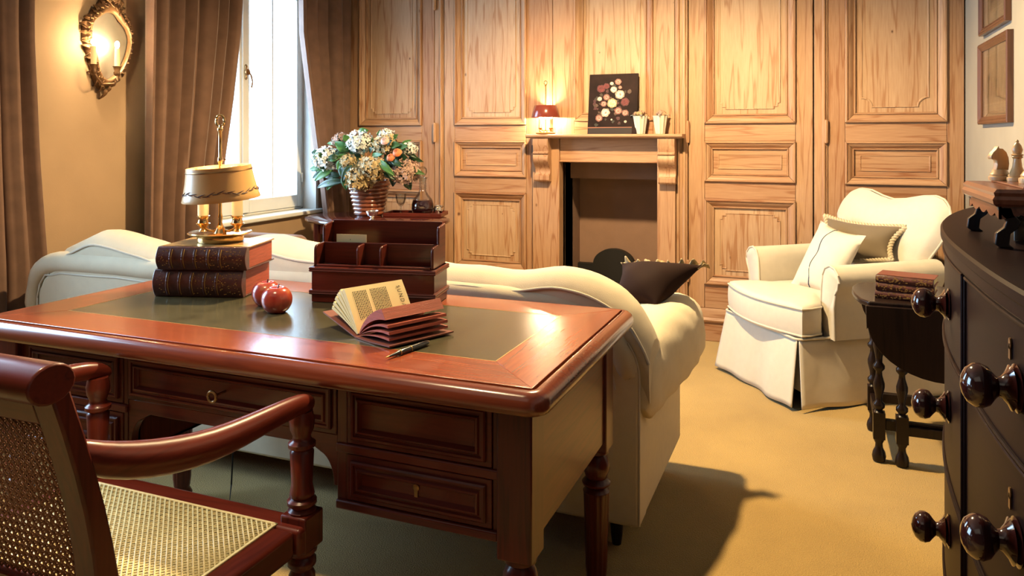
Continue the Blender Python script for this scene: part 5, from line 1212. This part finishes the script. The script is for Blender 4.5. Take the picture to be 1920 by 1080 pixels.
for i in range(n):
    a, b = ip[i].lerp(op_[i], .5), ip[(i+1) % n].lerp(op_[(i+1) % n], .5); L_ = (b-a).length
    d = (b-a).normalized(); nn = Vector((1, 0, 0)); sd = d.cross(nn)
    for s in (1, -1):
        w_ = (op_[i]-ip[i]).length*.42
        pts = []
        for k in range(13):
            th_ = k/12*3.6*PI/2; rr = w_*(1-k/14); pts.append(a.lerp(b, .5)+d*(s*(L_*.34-rr*math.sin(th_)*.5))+sd*(s*rr*.62*math.cos(th_))+nn*(.030+.004*math.sin(k)))
        g.tube(pts, [max(.0012, .0048*(1-k/14)) for k in range(13)], 6)
obj('carved_scrollwork', g, M['giltwood'], sc, kind='stuff', ang=70)
g = G(); lr = random.Random(31); cm = sum(ip, Vector())/n
for i in range(n):      # acanthus tips breaking the outer edge of the frame
    for f_ in (.15, .65):
        o_ = op_[i].lerp(op_[(i+1) % n], f_); q_ = ip[i].lerp(ip[(i+1) % n], f_); d_ = (o_-q_).normalized(); tn = (op_[(i+1) % n]-op_[i]).normalized()
        L_ = (o_-q_).length*lr.uniform(.45, .8)+.006; b_ = q_.lerp(o_, .55)+Vector((.014, 0, 0))
        g.merge(leaf_geo(b_, b_+d_*L_+tn*lr.uniform(-.02, .02)+Vector((lr.uniform(-.004, .012), 0, 0)), lr.uniform(.008, .013), (1, 0, 0), .35))
obj('carved_leaves', g, M['giltwood'], sc, kind='stuff', solid=.005, ang=70)
g = G(); c0 = SP_(*zoomp(600, -10), .02)
for k in range(7):
    a = math.radians(-75+25*k); tip = c0+Vector((.018, .055*math.sin(a), .075*math.cos(a)-.01))
    g.merge(leaf_geo(c0-Vector((0, 0, .02)), tip, .012, (1, 0, 0), .3))
obj('crest_leaves', g, M['giltwood'], sc, kind='stuff', solid=.005, ang=70)
for (bx, by), (tx, ty), nm in (((640, 790), (722, 640), 1), ((470, 800), (455, 640), 2)):
    base = SP_(*zoomp(520 if nm == 1 else 500, 900), .03); cup = SP_(*zoomp(bx+40, by), .085); lo = base.lerp(cup, .55)+Vector((.03, 0, -.028))
    if nm == 2: cup = SP_(*zoomp(430, 770), .085); lo = base.lerp(cup, .55)+Vector((.03, 0, -.028))
    a = obj('candle_arm', G().tube([base, lo, lo.lerp(cup, .6)+Vector((.01, 0, -.012)), cup], [.008, .007, .006, .006], 10).lathe([(.004, -.012), (.013, -.006), (.017, .006), (.012, .014), (.018, .034), (.021, .038), (.012, .039)], 18, cup), M['giltwood'], sc, ang=60)
    obj('candle', G().lathe([(.001, .036), (.0125, .036), (.0125, .125), (.006, .128), (.001, .128)], 16, cup), M['candle'], a, ang=50)
    obj('bulb', G().ball((cup.x, cup.y, cup.z+.146), .011, (1, 1, 1.6)), M['bulb'], a)
    light('sconce_bulb', 'POINT', (cup.x, cup.y, cup.z+.146), 70, (1.0, .78, .46), shadow_soft_size=.012)
# ------------------------------------------------------------------ two framed engravings on the right wall
def print_frame(name, y0, y1, z0, z1, label, seed):
    t = thing(name, (XR, (y0+y1)/2, z0), label, 'picture', 'engravings on the right wall'); fw_ = .035
    c = [(y0, z0), (y1, z0), (y1, z1), (y0, z1)]; ci = [(y0+fw_, z0+fw_), (y1-fw_, z0+fw_), (y1-fw_, z1-fw_), (y0+fw_, z1-fw_)]
    for i in range(4):
        a, b, ci_, di = c[i], c[(i+1) % 4], ci[(i+1) % 4], ci[i]; R = []
        for t_, d in ((0, .0), (0, .022), (.2, .026), (.45, .020), (.6, .022), (.9, .014), (1, .013), (1, .0)):
            p = Vector(a).lerp(Vector(di), t_); q = Vector(b).lerp(Vector(ci_), t_); R.append([(XR-d-.001, p.x, p.y), (XR-d-.001, q.x, q.y)])
        v = [x for r_ in R for x in r_]; m = len(R)
        gg = G().add(v, [(2*k, 2*k+1, 2*k+3, 2*k+2) for k in range(m-1)]+[tuple(2*k for k in range(m)), tuple(2*k+1 for k in range(m))])
        obj('frame_side', gg, M['framewood'], t, ang=30)
    obj('mount', G().box(XR-.008, XR-.002, y0+fw_-.003, y1-fw_+.003, z0+fw_-.003, z1-fw_+.003), M['mount'], t)
    rn = random.Random(seed); g = G(); g.c = []
    iy0, iy1, iz0, iz1 = y0+fw_+.035, y1-fw_-.035, z0+fw_+.06, z1-fw_-.035
    def rect(a, b, c_, d, col, k=1): g.add([(XR-.0082-.0002*k, a, c_), (XR-.0082-.0002*k, b, c_), (XR-.0082-.0002*k, b, d), (XR-.0082-.0002*k, a, d)], [(0, 1, 2, 3)]); g.c.append(col)
    rect(iy0-.012, iy1+.012, iz0-.012, iz1+.012, (.34, .24, .13), 0.5); rect(iy0-.009, iy1+.009, iz0-.009, iz1+.009, (.46, .31, .17), 1)
    rect(iy0, iy1, iz0, iz1, (.36, .235, .125), 2)
    W_ = iy1-iy0; H_ = iz1-iz0
    for k in range(26):   # an etched townscape: towers, trees, ground
        a = iy0+rn.uniform(.0, .85)*W_; w_ = rn.uniform(.03, .12)*W_; b0 = iz0+H_*rn.uniform(.1, .35); hh = rn.uniform(.12, .4)*H_; f_ = rn.uniform(.35, .8)
        rect(a, min(iy1, a+w_), b0, min(iz1, b0+hh), (.42*f_, .28*f_, .14*f_), 3+k*.05)
    cy = (iy0+iy1)/2+W_*.1
    arch_ = [(cy-.055, iz0+H_*.16), (cy+.055, iz0+H_*.16), (cy+.055, iz0+H_*.25)]+[(cy+.055*math.cos(a), iz0+H_*.25+.045*math.sin(a)) for a in [PI*k/10 for k in range(11)]]
    g.add([(XR-.0098, p[0], p[1]) for p in arch_], [tuple(range(len(arch_)))]); g.c.append((.22, .13, .07))
    for k in range(14): rect(iy0+W_*rn.uniform(0, .9), iy0+W_*rn.uniform(.1, 1), iz0+H_*(.02+.01*k), iz0+H_*(.024+.01*k), (.28, .18, .10), 5)
    rect(iy0, iy1, iz0-.03, iz0-.028, (.3, .2, .12), 1)
    obj('engraving', g, M['vcol_matt'], t, kind='stuff', ang=180)
    obj('picture_glass', G().box(XR-.0125, XR-.0112, y0+fw_-.002, y1-fw_+.002, z0+fw_-.002, z1-fw_+.002), M['picglass'], t)
M['framewood'] = wood('picture_frame_wood', (.15, .06, .028), (.06, .022, .012), 'z', .35, coat=.2)
M['mount'] = plain('aged_mount_paper', (.44, .30, .17), .8)
print_frame('framed_engraving', 3.665, 4.275, 1.303, 1.687, 'framed engraving of an arched building, lower of two on right wall', 3)
print_frame('framed_engraving', 3.70, 4.255, 1.728, 2.11, 'upper framed engraving on the right wall, cut off by frame top', 4)
# ------------------------------------------------------------------ three small books on the gateleg table
def small_book(loc, rz, w, d, t, label, pages):
    b = thing('book', loc, label, 'book', 'small books on the gateleg table', rz=rz, world=False)
    x0, x1 = -w/2, w/2; sp = [(-d/2+.006-.008*math.sin(PI*k/8), t*k/8) for k in range(9)]
    obj('spine', G().prism(sp+[(-d/2+.02, t), (-d/2+.02, 0)], x0, x1, 'x'), M['hide'], b, bevel=.001, ang=50)
    for z in (0, t-.003): obj('cover_board', G().box(x0, x1, -d/2+.008, d/2, z, z+.003), M['bookboard'], b, bevel=.001)
    obj('page_block', G().box(x0+.004, x1-.004, -d/2+.008, d/2-.005, .0032, t-.0032), M[pages], b)
    g = G(); rn = random.Random(int(t*1e4)+int(rz*100)+7)
    for k in range(70):
        x = rn.uniform(x0, x1)*.96; zz = rn.uniform(.12, .88); y = -d/2+.006-.008*math.sin(PI*zz)-.0004; s_ = rn.uniform(.0012, .004)
        g.box(x-s_, x+s_, y-.0005, y+.001, t*zz-.0016, t*zz+.0016)
    obj('gilt_tooling', g, M['gold'], b, kind='stuff')
bc_ = (.325, 3.295)
small_book((*bc_, GZ), math.radians(-13), .20, .14, .030, 'bottom one of three small gilt books on the gateleg table', 'paper')
small_book((bc_[0]+.002, bc_[1]+.002, GZ+.0302), math.radians(-12), .20, .14, .030, 'middle one of three small books, spine covered in gilt', 'paper')
small_book((bc_[0]+.003, bc_[1]+.002, GZ+.0604), math.radians(-14.5), .198, .14, .028, 'top one of three small brown books, smooth cover uppermost', 'paper')
# ------------------------------------------------------------------ games box and chessmen on the chest
bx = thing('games_box', (.46, 1.70, CH), 'red-brown scroll-legged wooden stand with scalloped apron on the chest', 'stand')
bx0, bx1, by0, by1, bz = .288, .64, 1.55, 1.855, CH+.0005
tz = CH+.104
pr = [(.006, tz-.030), (.002, tz-.026), (.0, tz-.018), (.004, tz-.012), (.002, tz-.006), (.008, tz)]
obj('top_board', G().rings([[(bx0+i, by0+i, z), (bx1-i, by0+i, z), (bx1-i, by1-i, z), (bx0+i, by1-i, z)] for i, z in pr]), M['gamebox'], bx, ang=30)
for a in (.05, .115, .18): obj('top_slat', G().box(bx0+a, bx0+a+.055, by0+.02, by1-.02, tz, tz+.004), M['gamebox'], bx, bevel=.0012)
def scallop(L_, n, z0, z1):
    q = [(0, z1), (L_, z1), (L_, z0-.008)]
    for k in range(n*8, -1, -1):
        u = k/(n*8); q.append((u*L_, z0-.008*abs(math.cos(u*n*PI))))
    return q
def apron(p, q, n):
    p = Vector(p); q = Vector(q); d = (q-p); L_ = d.length; d.normalize(); nn = Vector((-d.y, d.x, 0))*.004; s_ = scallop(L_, n, tz-.045, tz-.029)
    obj('apron', G().rings([[Vector((p.x, p.y, 0))+d*x+Vector((0, 0, z))+nn*s for x, z in s_] for s in (0, 1)]), M['gamebox'], bx, ang=30)
i = .012
apron((bx0+i, by1-i, 0), (bx0+i, by0+i, 0), 4); apron((bx0+i, by0+i, 0), (bx1-i, by0+i, 0), 5); apron((bx1-i, by0+i, 0), (bx1-i, by1-i, 0), 4); apron((bx1-i, by1-i, 0), (bx0+i, by1-i, 0), 5)
for x, y, sx, sy in ((bx0+.02, by1-.02, 1, -1), (bx0+.02, by0+.02, 1, 1), (bx1-.02, by0+.02, -1, 1), (bx1-.02, by1-.02, -1, -1)):
    pts = [(0, tz-.031), (.004, tz-.045), (.014, tz-.056), (.010, tz-.068), (-.002, tz-.078), (-.004, bz+.006), (.004, bz)]
    obj('scroll_leg', G().rings([[(x+sx*(o-.010), y-.008, z), (x+sx*(o+.012), y-.008, z), (x+sx*(o+.012), y+.008, z), (x+sx*(o-.010), y+.008, z)] for o, z in pts]), M['ebony'], bx, bevel=.002)
    obj('scroll', G().tube([(x+sx*(.022+.011*math.cos(a)*(1-a/9)), y, tz-.048+.011*math.sin(a)*(1-a/9)) for a in [k*.5 for k in range(15)]], .004, 8), M['ebony'], bx)
obj('back_panel', G().box(bx0+.06, bx1-.02, by0+.030, by0+.038, bz, tz-.029), M['ebony'], bx)
cardm = Matrix.Translation((.37, 1.72, CH+.001)) @ Rz(math.radians(60))
wc = thing('folded_paper', (.37, 1.72, CH), 'folded white paper tucked under the wooden stand', 'paper')
obj('paper_leaf', G().add([(-.045, 0, 0), (.045, .004, 0), (.045, .004, .038), (-.02, 0, .052), (-.045, 0, .05)], [(0, 1, 2, 3, 4)]).xf(cardm), M['white_pap'], wc, solid=.001)
obj('paper_leaf', G().add([(-.045, 0, 0), (.045, -.02, 0), (.045, -.02, .036), (-.045, 0, .048)], [(0, 1, 2, 3)]).xf(cardm), M['white_pap'], wc, solid=.001)
def chessman(kind, x, y, label, s=1.0, rz=0):
    t = thing('chess_'+kind, (x, y, tz+.0042), label, 'chess piece', 'boxwood chessmen', rz=rz, world=False)
    b = [(.001, 0), (.016, 0), (.0165, .003), (.0165, .006), (.014, .008), (.0145, .010), (.0120, .014)]
    if kind == 'knight':
        obj('base', G().lathe([(r*s, z*s) for r, z in b+[(.0105, .018), (.001, .019)]], 24), M['chess'], t, ang=40)
        prof_ = [(-.011, .017), (.009, .017), (.007, .026), (.008, .034), (.012, .036), (.0165, .035), (.0175, .040), (.014, .046), (.008, .052), (.005, .058), (.0035, .053), (-.002, .053), (-.008, .047), (-.0115, .038), (-.0125, .028)]
        obj('horse_head', G().prism([(a*s, c_*s) for a, c_ in prof_], -.006*s, .006*s, 'y'), M['chess'], t, bevel=.002*s, seg=3, ang=60)
        return
    bodies = {'bishop': [(.0075, .026), (.006, .040), (.009, .043), (.0075, .045), (.010, .047), (.0065, .049), (.0085, .056), (.006, .064), (.002, .069), (.003, .071), (.0005, .074)],
              'queen': [(.008, .028), (.0065, .046), (.0105, .049), (.0080, .052), (.0115, .055), (.0075, .058), (.0085, .066), (.0125, .077), (.0110, .078), (.006, .079), (.003, .082), (.0005, .085)],
              'pawn': [(.007, .020), (.0055, .028), (.009, .031), (.006, .033), (.0085, .039), (.0075, .044), (.003, .047), (.0005, .048)],
              'king': [(.008, .028), (.0068, .048), (.011, .051), (.0085, .054), (.012, .057), (.008, .060), (.0095, .070), (.0115, .078), (.006, .082), (.003, .084), (.0005, .085)]}
    obj('body', G().lathe([(r*s, z*s) for r, z in b+bodies[kind]], 24), M['chess'], t, ang=40)
    if kind == 'king': obj('cross', G().box(-.0015, .0015, -.001, .001, .084*s, .096*s).box(-.0045, .0045, -.001, .001, .0885*s, .0915*s), M['chess'], t)
    if kind == 'queen':
        obj('crown_ball', G().ball((0, 0, .084*s), .003), M['chess'], t)
chessman('knight', .347, 1.80, 'pale boxwood chess knight, leftmost of the chessmen', 1.22, math.radians(200))
chessman('bishop', .372, 1.775, 'pale boxwood chess bishop standing just right of the knight', 1.12)
chessman('queen', .405, 1.765, 'pale boxwood chess queen, the tallest piece in view', 1.15)
chessman('pawn', .383, 1.70, 'pale boxwood chess pawn in front of the queen', 1.5)
